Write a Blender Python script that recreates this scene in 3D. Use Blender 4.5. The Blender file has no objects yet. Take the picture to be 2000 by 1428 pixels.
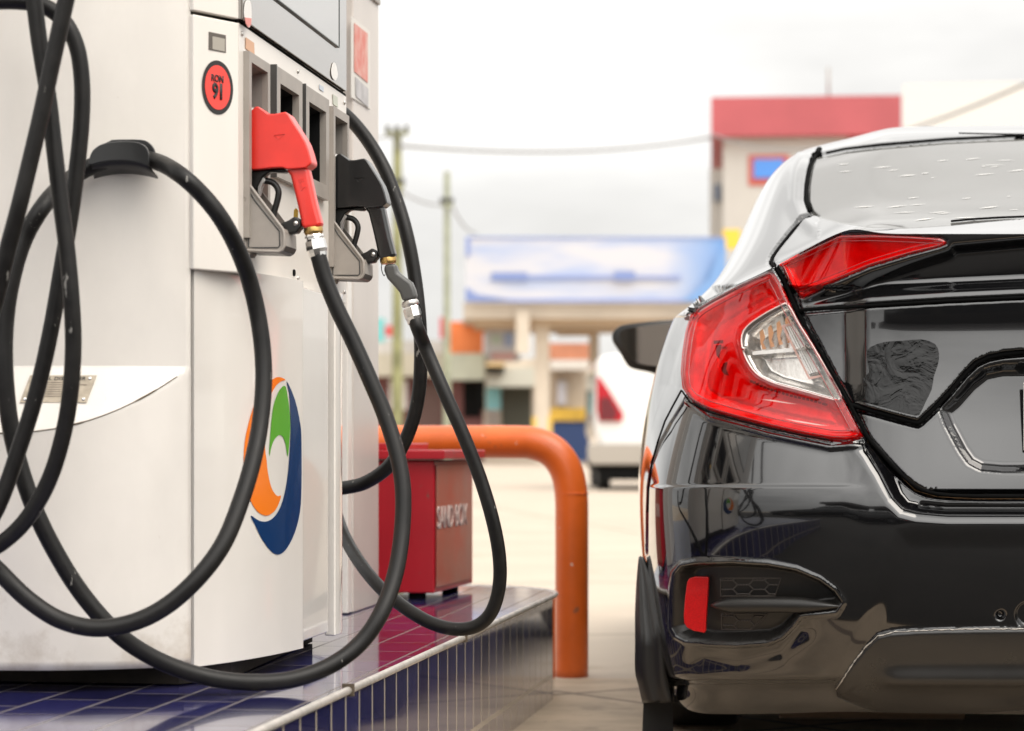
import bpy, bmesh, math, random
import numpy as np
from mathutils import Vector, Matrix, noise
from mathutils.bvhtree import BVHTree
from mathutils.geometry import delaunay_2d_cdt
random.seed(7)
SC = bpy.context.scene
COL = SC.collection
# ------------------------------------------------------------------ camera
F, ZC, HX, HY = 4738.0, 0.65, 1000.0, 870.0      # focal length in photo pixels, eye height, vanishing point
cd = bpy.data.cameras.new('camera'); cam = bpy.data.objects.new('camera', cd); COL.objects.link(cam)
cam.location = (0, 0, ZC); cam.rotation_euler = (math.pi/2, 0, 0)
cd.sensor_fit = 'HORIZONTAL'; cd.sensor_width = 36; cd.lens = 36*F/2000
cd.shift_y = (HY-714)/2000; cd.clip_start = .05; cd.clip_end = 3000
cd.dof.use_dof = True; cd.dof.focus_distance = 4.35; cd.dof.aperture_fstop = 5.0
SC.camera = cam
# ------------------------------------------------------------------ world: overcast sky
W = bpy.data.worlds.new('World'); SC.world = W; W.use_nodes = True
nt = W.node_tree; nt.nodes.clear()
def nn(t, tree, **k):
    n = tree.nodes.new(t)
    for a, b in k.items(): setattr(n, a, b)
    return n
SUN_EL, SUN_AZ = math.radians(55), math.radians(128)
out = nn('ShaderNodeOutputWorld', nt); bg = nn('ShaderNodeBackground', nt); bg.inputs[1].default_value = .1
sky = nn('ShaderNodeTexSky', nt, sky_type='NISHITA', sun_disc=False); sky.sun_elevation = SUN_EL; sky.sun_rotation = SUN_AZ
tc = nn('ShaderNodeTexCoord', nt); sep = nn('ShaderNodeSeparateXYZ', nt); nt.links.new(tc.outputs['Generated'], sep.inputs[0])
grad = nn('ShaderNodeMapRange', nt); grad.interpolation_type = 'SMOOTHSTEP'
grad.inputs[1].default_value = 0.0; grad.inputs[2].default_value = .75; grad.inputs[3].default_value = 0; grad.inputs[4].default_value = 1
nt.links.new(sep.outputs[2], grad.inputs[0])
mp = nn('ShaderNodeMapping', nt); mp.inputs['Scale'].default_value = (1.5, 1.5, 5.0); nt.links.new(tc.outputs['Generated'], mp.inputs[0])
nz = nn('ShaderNodeTexNoise', nt); nz.inputs['Scale'].default_value = 2.2; nz.inputs['Detail'].default_value = 5; nz.inputs['Roughness'].default_value = .55
nt.links.new(mp.outputs[0], nz.inputs[0])
nr = nn('ShaderNodeMapRange', nt); nr.inputs[1].default_value = .35; nr.inputs[2].default_value = .68; nr.inputs[3].default_value = .78; nr.inputs[4].default_value = 1.12
nt.links.new(nz.outputs[0], nr.inputs[0])
cm = nn('ShaderNodeMix', nt, data_type='RGBA'); cm.inputs[6].default_value = (7.7, 7.55, 7.3, 1); cm.inputs[7].default_value = (15, 14.7, 14.2, 1)
nt.links.new(grad.outputs[0], cm.inputs[0])
vm = nn('ShaderNodeVectorMath', nt, operation='SCALE'); nt.links.new(cm.outputs[2], vm.inputs[0]); nt.links.new(nr.outputs[0], vm.inputs['Scale'])
# bright cloud patch added behind the viewer for the boot lid's reflection
dt = nn('ShaderNodeVectorMath', nt, operation='DOT_PRODUCT'); dt.inputs[1].default_value = (.22, -.83, .50); nt.links.new(tc.outputs['Generated'], dt.inputs[0])
gl_ = nn('ShaderNodeMapRange', nt); gl_.interpolation_type = 'SMOOTHSTEP'; gl_.inputs[1].default_value = .45; gl_.inputs[2].default_value = 1; gl_.inputs[3].default_value = 1; gl_.inputs[4].default_value = 2.1; nt.links.new(dt.outputs['Value'], gl_.inputs[0])
vm2 = nn('ShaderNodeVectorMath', nt, operation='SCALE'); nt.links.new(vm.outputs[0], vm2.inputs[0]); nt.links.new(gl_.outputs[0], vm2.inputs['Scale']); vm = vm2
mx = nn('ShaderNodeMix', nt, data_type='RGBA'); mx.inputs[0].default_value = .95
nt.links.new(sky.outputs[0], mx.inputs[6]); nt.links.new(vm.outputs[0], mx.inputs[7])
nt.links.new(mx.outputs[2], bg.inputs[0]); nt.links.new(bg.outputs[0], out.inputs[0])
sd = bpy.data.lights.new('sun', 'SUN'); so = bpy.data.objects.new('sun', sd); COL.objects.link(so)
sd.energy = 1.5; sd.angle = math.radians(40); sd.color = (1, .92, .82)
sv = Vector((math.sin(SUN_AZ)*math.cos(SUN_EL), math.cos(SUN_AZ)*math.cos(SUN_EL), math.sin(SUN_EL)))
so.rotation_euler = sv.to_track_quat('Z', 'Y').to_euler(); so.location = sv*30
SC.view_settings.view_transform = 'Standard'; SC.view_settings.look = 'None'
SC.view_settings.exposure = 0.34; SC.view_settings.gamma = 1
SC.cycles.max_bounces = 10; SC.cycles.transparent_max_bounces = 12
# ------------------------------------------------------------------ materials
def M(name, col, rough=.5, metal=0, coat=0, coat_rough=.03, var=0, vscale=8, bump=0, bscale=60, col2=None, ior=1.5, rvar=0, spec=.5, stretch=None):
    m = bpy.data.materials.new(name); m.use_nodes = True; t = m.node_tree; b = t.nodes['Principled BSDF']
    b.inputs['Base Color'].default_value = (*col, 1); b.inputs['Roughness'].default_value = rough
    b.inputs['Metallic'].default_value = metal; b.inputs['Coat Weight'].default_value = coat
    b.inputs['Coat Roughness'].default_value = coat_rough; b.inputs['IOR'].default_value = ior
    b.inputs['Specular IOR Level'].default_value = spec
    if var or col2 or bump or rvar:
        g = nn('ShaderNodeNewGeometry', t); src = g.outputs['Position']
        if stretch:
            q = nn('ShaderNodeMapping', t); q.inputs['Scale'].default_value = stretch; t.links.new(src, q.inputs[0]); src = q.outputs[0]
        n = nn('ShaderNodeTexNoise', t); n.inputs['Scale'].default_value = vscale; n.inputs['Detail'].default_value = 6; n.inputs['Roughness'].default_value = .6
        t.links.new(src, n.inputs[0])
        if var or col2:
            c2 = col2 or tuple(max(0, c*(1-var)) for c in col)
            r = nn('ShaderNodeValToRGB', t); r.color_ramp.elements[0].position = .35; r.color_ramp.elements[1].position = .62
            r.color_ramp.elements[0].color = (*c2, 1); r.color_ramp.elements[1].color = (*col, 1)
            t.links.new(n.outputs[0], r.inputs[0]); t.links.new(r.outputs[0], b.inputs['Base Color'])
        if rvar:
            r = nn('ShaderNodeMapRange', t); r.inputs[1].default_value = .3; r.inputs[2].default_value = .7
            r.inputs[3].default_value = rough+rvar; r.inputs[4].default_value = max(.01, rough-rvar*.3)
            t.links.new(n.outputs[0], r.inputs[0]); t.links.new(r.outputs[0], b.inputs['Roughness'])
        if bump:
            n2 = nn('ShaderNodeTexNoise', t); n2.inputs['Scale'].default_value = bscale; n2.inputs['Detail'].default_value = 4
            t.links.new(src, n2.inputs[0]); bp = nn('ShaderNodeBump', t); bp.inputs['Strength'].default_value = bump; bp.inputs['Distance'].default_value = .002
            t.links.new(n2.outputs[0], bp.inputs['Height']); t.links.new(bp.outputs[0], b.inputs['Normal'])
    return m
def pane(name, tint, rough=.02, ior=1.5):
    m = bpy.data.materials.new(name); m.use_nodes = True; t = m.node_tree; t.nodes.clear()
    o = nn('ShaderNodeOutputMaterial', t); mixs = nn('ShaderNodeMixShader', t); tr = nn('ShaderNodeBsdfTransparent', t); gl = nn('ShaderNodeBsdfGlossy', t)
    tr.inputs[0].default_value = (*tint, 1); gl.inputs[0].default_value = (1, 1, 1, 1); gl.inputs['Roughness'].default_value = rough
    lw = nn('ShaderNodeLayerWeight', t); lw.inputs[0].default_value = .5; pw = nn('ShaderNodeMath', t, operation='POWER'); pw.inputs[1].default_value = 4.5
    ma = nn('ShaderNodeMath', t, operation='MULTIPLY_ADD'); ma.inputs[1].default_value = .92; ma.inputs[2].default_value = .045
    t.links.new(lw.outputs['Facing'], pw.inputs[0]); t.links.new(pw.outputs[0], ma.inputs[0]); t.links.new(ma.outputs[0], mixs.inputs[0]); t.links.new(tr.outputs[0], mixs.inputs[1]); t.links.new(gl.outputs[0], mixs.inputs[2]); t.links.new(mixs.outputs[0], o.inputs[0])
    return m
# ------------------------------------------------------------------ object helpers
ROOT = {}
def tag(o, label=None, cat=None, group=None, kind=None):
    if label: o['label'] = label
    if cat: o['category'] = cat
    if group: o['group'] = group
    if kind: o['kind'] = kind
    return o
def thing(name, label, cat, loc, group=None):
    o = bpy.data.objects.new(name, None); COL.objects.link(o); o.location = loc; o.empty_display_size = .1
    ROOT[o.name] = Vector(loc); tag(o, label, cat, group); return o
def link(o, parent):
    COL.objects.link(o)
    if parent is not None:
        o.parent = parent
        if parent.name in ROOT: o.matrix_parent_inverse = Matrix.Translation(-ROOT[parent.name])
    return o
def mesh(name, vs, fs, mat, parent=None, smooth=True, uvs=None):
    me = bpy.data.meshes.new(name); me.from_pydata([tuple(map(float, v)) for v in vs], [], [tuple(map(int, f)) for f in fs]); me.update()
    if smooth: me.polygons.foreach_set('use_smooth', [True]*len(me.polygons))
    if uvs is not None:
        ul = me.uv_layers.new(name='uv')
        for l in me.loops: ul.data[l.index].uv = uvs[l.vertex_index]
    me.materials.append(mat)
    return link(bpy.data.objects.new(name, me), parent)
def bev(o, w, seg=3, ang=30):
    b = o.modifiers.new('bevel', 'BEVEL'); b.width = w; b.segments = seg; b.limit_method = 'ANGLE'; b.angle_limit = math.radians(ang)
    w_ = o.modifiers.new('wn', 'WEIGHTED_NORMAL'); w_.keep_sharp = True
    return o
def at(px, py, Y): return Vector(((px-HX)/F*Y, Y, ZC+(HY-py)/F*Y))
def ray(px, py): return Vector(((px-HX)/F, 1, (HY-py)/F))
EYE = Vector((0, 0, ZC))
def hit(px, py, P0, N):
    r = ray(px, py); k = (P0-EYE).dot(N)/r.dot(N); return EYE+r*k
def slab(name, pts, N, th, mat, parent=None, bevel=0, seg=3, both=True):
    """polygon pts (3-D, coplanar) given thickness th along N"""
    N = N.normalized(); n = len(pts)
    a = -th/2 if both else 0; b = th/2 if both else th
    vs = [p+N*a for p in pts]+[p+N*b for p in pts]
    fs = [list(range(n))[::-1], list(range(n, 2*n))]+[[i, (i+1) % n, n+(i+1) % n, n+i] for i in range(n)]
    o = mesh(name, vs, fs, mat, parent, smooth=bevel > 0)
    bm = bmesh.new(); bm.from_mesh(o.data); bmesh.ops.recalc_face_normals(bm, faces=bm.faces); bm.to_mesh(o.data); bm.free()
    if bevel: bev(o, bevel, seg)
    return o
def cut(name, poly, P0, N, th, mat, parent=None, bevel=0, seg=3, both=True, sm=0):
    if sm: poly = smooth_poly(poly, sm)
    return slab(name, [hit(x, y, P0, N) for x, y in poly], N, th, mat, parent, bevel, seg, both)
def smooth_poly(p, n, closed=True):
    r = []; L = len(p)
    rng = range(L) if closed else range(L-1)
    for i in rng:
        if closed: a, b, c, d = p[i-1], p[i], p[(i+1) % L], p[(i+2) % L]
        else: a, b, c, d = p[max(i-1, 0)], p[i], p[i+1], p[min(i+2, L-1)]
        for k in range(n):
            t = k/n
            r.append(tuple(.5*((2*b[j])+(-a[j]+c[j])*t+(2*a[j]-5*b[j]+4*c[j]-d[j])*t*t+(-a[j]+3*b[j]-3*c[j]+d[j])*t**3) for j in range(len(b))))
    if not closed: r.append(tuple(p[-1]))
    return r
def box(name, c, ax, ay, az, mat, parent=None, bevel=0, seg=2):
    """box centred c with half-vectors ax, ay, az"""
    c = Vector(c); ax, ay, az = Vector(ax), Vector(ay), Vector(az); vs = []
    for k in (-1, 1):
        for j in (-1, 1):
            for i in (-1, 1): vs.append(c+ax*i+ay*j+az*k)
    fs = [(0, 2, 3, 1), (4, 5, 7, 6), (0, 1, 5, 4), (2, 6, 7, 3), (0, 4, 6, 2), (1, 3, 7, 5)]
    o = mesh(name, vs, fs, mat, parent, smooth=bevel > 0)
    bm = bmesh.new(); bm.from_mesh(o.data); bmesh.ops.recalc_face_normals(bm, faces=bm.faces); bm.to_mesh(o.data); bm.free()
    if bevel: bev(o, bevel, seg)
    return o
def tube_data(path, rad, sides=20, caps=True):
    P = [Vector(p) for p in path]; n = len(P); R = rad if hasattr(rad, '__len__') else [rad]*n
    T = [(P[min(i+1, n-1)]-P[max(i-1, 0)]).normalized() for i in range(n)]
    up = Vector((0, 0, 1)) if abs(T[0].z) < .9 else Vector((1, 0, 0))
    nrm = (up-T[0]*up.dot(T[0])).normalized(); vs, fs = [], []
    for i in range(n):
        nrm = (nrm-T[i]*nrm.dot(T[i])).normalized(); bi = T[i].cross(nrm)
        for k in range(sides):
            a = 2*math.pi*k/sides; vs.append(P[i]+(nrm*math.cos(a)+bi*math.sin(a))*R[i])
    for i in range(n-1):
        for k in range(sides):
            a, b = i*sides+k, i*sides+(k+1) % sides; fs.append((a, b, b+sides, a+sides))
    if caps: fs.append(tuple(range(sides))[::-1]); fs.append(tuple((n-1)*sides+k for k in range(sides)))
    return vs, fs
def tube(name, path, rad, mat, parent=None, sides=20, sm=0, caps=True):
    if sm: path = smooth_poly([tuple(p) for p in path], sm, closed=False)
    vs, fs = tube_data(path, rad, sides, caps); return mesh(name, vs, fs, mat, parent)
def lathe(name, p0, p1, prof, mat, parent=None, sides=24, flat=False):
    """prof: list of (fraction along p0->p1, radius)"""
    p0, p1 = Vector(p0), Vector(p1); path = [p0.lerp(p1, f) for f, r in prof]
    T = (p1-p0).normalized(); up = Vector((0, 0, 1)) if abs(T.z) < .9 else Vector((1, 0, 0))
    a_ = (up-T*up.dot(T)).normalized(); b_ = T.cross(a_); vs, fs = [], []
    for (f, r), P in zip(prof, path):
        for k in range(sides):
            a = 2*math.pi*k/sides; vs.append(P+(a_*math.cos(a)+b_*math.sin(a))*r)
    n = len(prof)
    for i in range(n-1):
        for k in range(sides):
            a, b = i*sides+k, i*sides+(k+1) % sides; fs.append((a, b, b+sides, a+sides))
    fs.append(tuple(range(sides))[::-1]); fs.append(tuple((n-1)*sides+k for k in range(sides)))
    o = mesh(name, vs, fs, mat, parent, smooth=not flat)
    if not flat: bev(o, .0006, 1, 40)
    return o
def text(name, s, P, ux, uy, size, mat, parent=None, depth=.0006, align='CENTER', bold=0):
    """lettering at point P, reading along ux, upright along uy"""
    c = bpy.data.curves.new(name, 'FONT'); c.body = s; c.size = size; c.align_x = align; c.align_y = 'CENTER'; c.extrude = depth; c.offset = 0; c.bevel_depth = bold; c.bevel_resolution = 0; c.resolution_u = 6
    c.materials.append(mat); o = bpy.data.objects.new(name, c); COL.objects.link(o)
    ux = Vector(ux); uy = Vector(uy); n = ux.cross(uy).normalized()
    m = Matrix((( ux.x, uy.x, n.x, P[0]), (ux.y, uy.y, n.y, P[1]), (ux.z, uy.z, n.z, P[2]), (0, 0, 0, 1)))
    if parent is not None:
        o.parent = parent
        if parent.name in ROOT: o.matrix_parent_inverse = Matrix.Translation(-ROOT[parent.name])
    o.matrix_basis = m
    dg_ = bpy.context.evaluated_depsgraph_get(); dg_.update(); me = bpy.data.meshes.new_from_object(o.evaluated_get(dg_)); mi = o.matrix_parent_inverse.copy(); bpy.data.objects.remove(o)
    me.transform(m); me.name = name; r = bpy.data.objects.new(name, me); COL.objects.link(r)
    if parent is not None: r.parent = parent; r.matrix_parent_inverse = mi
    return r
def decal(name, poly, bvh, mat, parent=None, off=.0008, step=8, sm=0, holes=()):
    """a thin film on a (curved) surface: outline in photo pixels dropped onto it"""
    if sm: poly = smooth_poly(poly, sm)
    xs = [p[0] for p in poly]; ys = [p[1] for p in poly]; n = len(poly)
    vs = [Vector(p) for p in poly]; ed = [(i, (i+1) % n) for i in range(n)]
    x = min(xs)+step/2
    while x < max(xs):
        y = min(ys)+step/2
        while y < max(ys): vs.append(Vector((x, y))); y += step
        x += step
    r = delaunay_2d_cdt(vs, ed, [], 1, 1e-4)
    V3 = []
    for v in r[0]:
        d = ray(v.x, v.y).normalized(); h = bvh.ray_cast(EYE, d)
        if h[0] is None: h = bvh.find_nearest(EYE+d*4); 
        nm = h[1] if h[1].dot(d) < 0 else -h[1]
        V3.append(h[0]+nm*off)
    return mesh(name, V3, [tuple(f) for f in r[2]], mat, parent)
def bvh_of(o):
    return BVHTree.FromPolygons([v.co.copy() for v in o.data.vertices], [tuple(p.vertices) for p in o.data.polygons])
def scuffs(m, scale, thr, col, stretch=(1, 1, 1), soft=.02):
    t = m.node_tree; b = t.nodes['Principled BSDF']; g = nn('ShaderNodeNewGeometry', t); q = nn('ShaderNodeMapping', t); q.inputs['Scale'].default_value = stretch
    t.links.new(g.outputs['Position'], q.inputs[0]); n = nn('ShaderNodeTexNoise', t); n.inputs['Scale'].default_value = scale; n.inputs['Detail'].default_value = 5; n.inputs['Roughness'].default_value = .65
    t.links.new(q.outputs[0], n.inputs[0]); r = nn('ShaderNodeMapRange', t); r.inputs[1].default_value = thr; r.inputs[2].default_value = thr+soft; t.links.new(n.outputs[0], r.inputs[0])
    x = nn('ShaderNodeMix', t, data_type='RGBA'); old = b.inputs['Base Color'].links[0].from_socket if b.inputs['Base Color'].links else None
    if old: t.links.new(old, x.inputs[6])
    else: x.inputs[6].default_value = b.inputs['Base Color'].default_value
    x.inputs[7].default_value = (*col, 1); t.links.new(r.outputs[0], x.inputs[0]); t.links.new(x.outputs[2], b.inputs['Base Color']); return x
paint = M('black_car_paint', (.004, .004, .0045), rough=.08, coat=1, coat_rough=.012, ior=1.6)
paint.node_tree.nodes['Principled BSDF'].inputs['Coat IOR'].default_value = 1.5
glass_dark = M('tinted_glass', (.05, .05, .05), rough=.04, coat=1, coat_rough=.02, rvar=0)
plastic = M('black_plastic', (.012, .011, .010), rough=.38, bump=.08, bscale=900, rvar=.08, vscale=30)
rubber = M('rubber', (.007, .0064, .006), rough=.36, spec=.26, rvar=.12, vscale=40, bump=.12, bscale=700, col2=(.011, .010, .009))
scuffs(rubber, 60, .675, (.22, .21, .19), (1, 1, .35))
rubber_tyre = M('tyre_rubber', (.015, .015, .015), rough=.7)
white = M('white_enamel', (.76, .715, .655), rough=.3, var=.07, vscale=4, coat=.3, coat_rough=.15, stretch=(1, 1, .25))
white_glossy = M('white_gloss_enamel', (.76, .72, .665), rough=.22, coat=.8, var=.05, vscale=3)
grey_pl = M('grey_plastic', (.33, .295, .26), rough=.42, bump=.1, bscale=500, var=.12, vscale=20)
grey_dk = M('dark_grey_plastic', (.045, .043, .04), rough=.4)
black = M('matt_black', (.006, .006, .006), rough=.8, spec=.1)
red_pl = M('red_nozzle_cover', (.80, .035, .022), rough=.32, coat=.35, coat_rough=.12, var=.12, vscale=14)
blk_pl = M('black_nozzle_cover', (.010, .010, .010), rough=.28, coat=.4, coat_rough=.12)
chrome = M('chrome', (.75, .74, .72), rough=.12, metal=1, rvar=.12, vscale=90)
brass = M('brass', (.55, .36, .13), rough=.3, metal=1)
steel = M('brushed_steel', (.6, .58, .55), rough=.32, metal=1, rvar=.15, vscale=30)
alu = M('aluminium_trim', (.62, .58, .53), rough=.42, metal=.55, rvar=.2, vscale=25, var=.3)
orange = M('orange_pipe_paint', (.72, .13, .012), rough=.42, var=.22, vscale=5, coat=.25, coat_rough=.2, bump=.1, bscale=90)
scuffs(orange, 14, .655, (.30, .10, .05), soft=.04); scuffs(orange, 40, .69, (.6, .5, .42))
scuffs(white, 22, .70, (.36, .28, .20), (1, 1, .5), .08); scuffs(white_glossy, 18, .71, (.36, .28, .20), (1, 1, .6), .06)
scuffs(red_pl, 30, .70, (.45, .02, .015), soft=.1); scuffs(grey_pl, 45, .68, (.14, .12, .10), soft=.08)
red_paint = M('red_box_paint', (.42, .008, .018), rough=.38, coat=.2, coat_rough=.2, var=.1)
lens_dark = M('lens_inner_dark', (.10, .01, .01), rough=.4)
red_refl = M('reflector_red', (.50, .005, .005), rough=.3, coat=.15, spec=.3, var=.35, vscale=420)
st_red = M('sticker_red', (.86, .06, .045), rough=.4); st_blk = M('sticker_black', (.014, .014, .014), rough=.4)
lg_or = M('logo_orange', (.86, .20, .012), rough=.25, coat=.4); lg_gr = M('logo_green', (.10, .36, .03), rough=.25, coat=.4)
lg_nv = M('logo_navy', (.006, .035, .12), rough=.18, coat=.6); lg_wh = M('logo_white', (.74, .72, .68), rough=.3)
scuffs(red_paint, 25, .655, (.22, .06, .05))
letter_w = M('white_lettering', (.52, .40, .36), rough=.5)
grime = M('grime', (.10, .075, .05), rough=.8)
concrete_w = M('painted_concrete', (.62, .58, .52), rough=.7, var=.18, vscale=.8)
# ================================================================== THE CAR
TH = .075; CX, CY = 1.128, 4.56; sT, cT = math.sin(TH), math.cos(TH)
def c2w(u, v, w): return (CX+u*cT+v*sT, CY-u*sT+v*cT, w)
def px_uvw(px, py, v):
    a = (px-HX)/F; Y = (v+CX*sT+CY*cT)/(a*sT+cT); X = a*Y
    return ((X-CX)*cT-(Y-CY)*sT, v, ZC+(HY-py)/F*Y)
car = thing('sedan', 'glossy black sedan seen from behind with red tail lights', 'car', (*c2w(0, 2.2, 0)[:2], 0))
fr = [0, .3, .5, .6, .73, .83, .895, .94, .975, 1.0]
dv = [0, .006, .024, .040, .072, .112, .165, .27, .5, .9]
rows = [ # R, W, zc, zk, zs, front v, front z
 (.16, .868, .125, .106, .125, 4.40, .2), (.085, .893, .18, .170, .20, 4.48, .26), (.035, .90, .30, .30, .32, 4.54, .33),
 (.008, .909, .42, .42, .43, 4.56, .42), (.0, .912, .52, .52, .53, 4.56, .5), (.012, .91, .58, .58, .60, 4.55, .56),
 (.035, .90, .68, .68, .69, 4.50, .64), (.058, .882, .79, .77, .78, 4.3, .73), (.072, .862, .92, .86, .87, 3.9, .83),
 (.06, .832, 1.063, .93, .935, 3.35, .95),
 (.17, .765, 1.083, .985, .99, 3.2, .99), (.33, .715, 1.115, 1.06, 1.06, 3.0, 1.06), (.60, .672, 1.205, 1.155, 1.155, 2.85, 1.15),
 (.88, .628, 1.31, 1.27, 1.265, 2.65, 1.26), (1.16, .585, 1.405, 1.362, 1.355, 2.5, 1.35), (1.45, .49, 1.448, 1.418, 1.41, 2.4, 1.41),
 (1.8, .26, 1.462, 1.455, 1.455, 2.25, 1.455), (2.0, .0, 1.465, 1.465, 1.465, 2.1, 1.465)]
zw = [0, 0, .02, .12, .55, .85, 1, 1, 1, 1]
CTRL = np.zeros((len(rows), 18, 3))
for i, (R, Wd, zc, zk, zs, Fv, fz) in enumerate(rows):
    for j in range(10):
        z = zc+(zk-zc)*zw[j]
        if j >= 7: z = zk+(zs-zk)*(j-6)/3
        CTRL[i, j] = (-Wd*fr[j], R+dv[j]*(1 if i < 10 else max(.25, 1-.12*(i-10))), z)
    v9 = CTRL[i, 9, 1]
    for j, (a, wf) in enumerate([(.2, 1), (.42, 1.0), (.62, .99), (.80, .965), (.92, .86), (.975, .66), (.995, .35), (1, 0)]):
        v = v9+(Fv-v9)*a; z = zs+(fz-zs)*a**1.6
        CTRL[i, 10+j] = (-Wd*wf, v, z)
cr = [px_uvw(2165, 457, .06), px_uvw(1890, 457, .063), px_uvw(1715, 454, .078), px_uvw(1640, 454.5, .10), px_uvw(1520, 517, .165), px_uvw(1430, 560, .245), px_uvw(1357, 598, .345)]
for j in range(7): CTRL[9, j] = cr[j]
CTRL[9, 0, 0] = 0
def knots(n): return np.concatenate([[0]*3, np.linspace(0, 1, n-2), [1]*3])
def basis(n, x):
    x = np.clip(np.asarray(x, float), 0, 1-1e-12); k = knots(n)
    B = ((x[:, None] >= k[None, :-1]) & (x[:, None] < k[None, 1:])).astype(float)
    for p in range(1, 4):
        m = len(k)-1-p; N_ = np.zeros((len(x), m))
        for i in range(m):
            a = k[i+p]-k[i]; b = k[i+p+1]-k[i+1]
            if a > 0: N_[:, i] += (x-k[i])/a*B[:, i]
            if b > 0: N_[:, i] += (k[i+p+1]-x)/b*B[:, i+1]
        B = N_
    return B
def grev(n): k = knots(n); return np.array([k[i+1:i+4].mean() for i in range(n)])
GS = grev(18); CI = np.stack([np.linalg.solve(basis(18, GS), CTRL[i]) for i in range(len(rows))])
def S(s, t):
    s = np.asarray(s, float); t = np.asarray(t, float); Bs = basis(18, s); P = np.zeros((len(s), 3))
    lo = t <= 1
    if lo.any(): P[lo] = np.einsum('ni,nj,ijk->nk', basis(10, t[lo]), Bs[lo], CI[:10])
    if (~lo).any(): P[~lo] = np.einsum('ni,nj,ijk->nk', basis(9, t[~lo]-1), Bs[~lo], CI[9:])
    return P
def Nrm(s, t):
    e = 1e-3; s0, s1 = np.clip(s-e, 0, 1), np.clip(s+e, 0, 1)
    lo = t <= 1; tmin = np.where(lo, 0, 1.000001); tmax = np.where(lo, 1, 2)
    t0, t1 = np.clip(t-e, tmin, tmax), np.clip(t+e, tmin, tmax)
    a = S(s1, t)-S(s0, t); b = S(s, t1)-S(s, t0)
    a0 = s < 2*e; a[a0, 1] = 0; a[a0, 2] = 0
    n = np.cross(b, a)*-1; n /= np.linalg.norm(n, axis=1)[:, None]+1e-12
    return n
def proj(P):
    X = CX+P[:, 0]*cT+P[:, 1]*sT; Y = CY-P[:, 0]*sT+P[:, 1]*cT
    return HX+F*X/Y, HY-F*(P[:, 2]-ZC)/Y
# --- BVH over the base surface (both halves) to drop photo outlines onto it
gs = np.linspace(0, .75, 260); gt = np.concatenate([np.linspace(0, 1, 130), np.linspace(1, 2, 91)[1:]])
SS, TT = np.meshgrid(gs, gt); ss, tt = SS.ravel(), TT.ravel(); PP = S(ss, tt)
nc, nrw = len(gs), len(gt); V, Q = [], []
for sg in (1, -1):
    off = len(V); V += [Vector(c2w(p[0]*sg, p[1], p[2])) for p in PP]
    for i in range(nrw-1):
        for j in range(nc-1):
            a = off+i*nc+j; Q += [(a, a+1, a+nc+1), (a, a+nc+1, a+nc)]
BV = BVHTree.FromPolygons(V, Q)
def drop(px, py):
    d = ray(px, py).normalized(); h = BV.ray_cast(EYE, d)
    if h[0] is None: h = BV.find_nearest(EYE+d*5.0)
    f = Q[h[2]]; A, B_, C_ = (V[k] for k in f)
    v0, v1, v2 = B_-A, C_-A, h[0]-A; d00, d01, d11 = v0.dot(v0), v0.dot(v1), v1.dot(v1); d20, d21 = v2.dot(v0), v2.dot(v1)
    den = d00*d11-d01*d01 or 1e-12; b = (d11*d20-d01*d21)/den; c = (d00*d21-d01*d20)/den; a = 1-b-c; n = len(PP)
    s = sum(w*ss[k % n] for w, k in zip((a, b, c), f)); t = sum(w*tt[k % n] for w, k in zip((a, b, c), f))
    if f[0] >= n: s = 0
    return (max(s, 0), t)
# --- outlines in photo pixels
def dens(p, closed=True, d=6):
    r = []; L = len(p)
    for i in range(L if closed else L-1):
        a, b = p[i], p[(i+1) % L]; n = max(1, int(math.hypot(b[0]-a[0], b[1]-a[1])/d))
        r += [(a[0]+(b[0]-a[0])*k/n, a[1]+(b[1]-a[1])*k/n) for k in range(n)]
    if not closed: r.append(p[-1])
    return r
LIDL = [(1580, 421), (1556, 438), (1532, 466), (1512, 492), (1505, 508), (1514, 522), (1530, 548), (1548, 590), (1566, 626), (1592, 670), (1625, 728), (1660, 790), (1692, 849), (1712, 874), (1745, 910), (1780, 943), (1812, 960), (1860, 967), (1930, 969), (2000, 969), (2190, 969)]
LIDL = smooth_poly(LIDL, 3, False)
LENS = [(1503, 529), (1470, 543), (1430, 562), (1390, 583), (1362, 600), (1347, 616), (1338, 645), (1331, 690), (1328, 728), (1331, 760), (1346, 782), (1380, 800), (1440, 817), (1506, 834), (1569, 848), (1620, 857), (1650, 859), (1672, 856), (1686, 849), (1655, 790), (1620, 728), (1588, 672), (1560, 628), (1541, 590), (1524, 552), (1510, 531)]
CLEAR = [(1534, 594), (1500, 611), (1470, 630), (1452, 646), (1448, 664), (1456, 695), (1470, 720), (1482, 733), (1512, 747), (1565, 761), (1640, 782), (1646, 780), (1616, 728), (1584, 674), (1556, 630), (1540, 597)]
LEN2 = [(1523, 514), (1560, 495), (1600, 476), (1640, 458), (1700, 457), (1780, 460), (1838, 464), (1849, 470), (1849, 477), (1835, 484), (1780, 497), (1700, 521), (1640, 546), (1600, 561), (1562, 577), (1550, 574), (1540, 553), (1530, 530)]
GLASS = [(1588, 302), (1580, 330), (1575, 360), (1574, 390), (1582, 412), (1600, 426), (1640, 437), (1700, 445), (1770, 447), (1850, 442), (1930, 434), (2000, 428), (2190, 424), (2190, 256), (2000, 265), (1850, 272), (1720, 283), (1650, 291), (1612, 299)]
LIP = [(1556, 606), (1640, 601), (1700, 597), (1850, 588), (2000, 581), (2190, 578)]
GARN = [(1654, 782), (1690, 793), (1760, 812), (1792, 820), (1818, 796), (1850, 763), (1882, 725), (1904, 704), (1930, 692), (1960, 686), (2000, 682), (2190, 680)]
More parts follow.
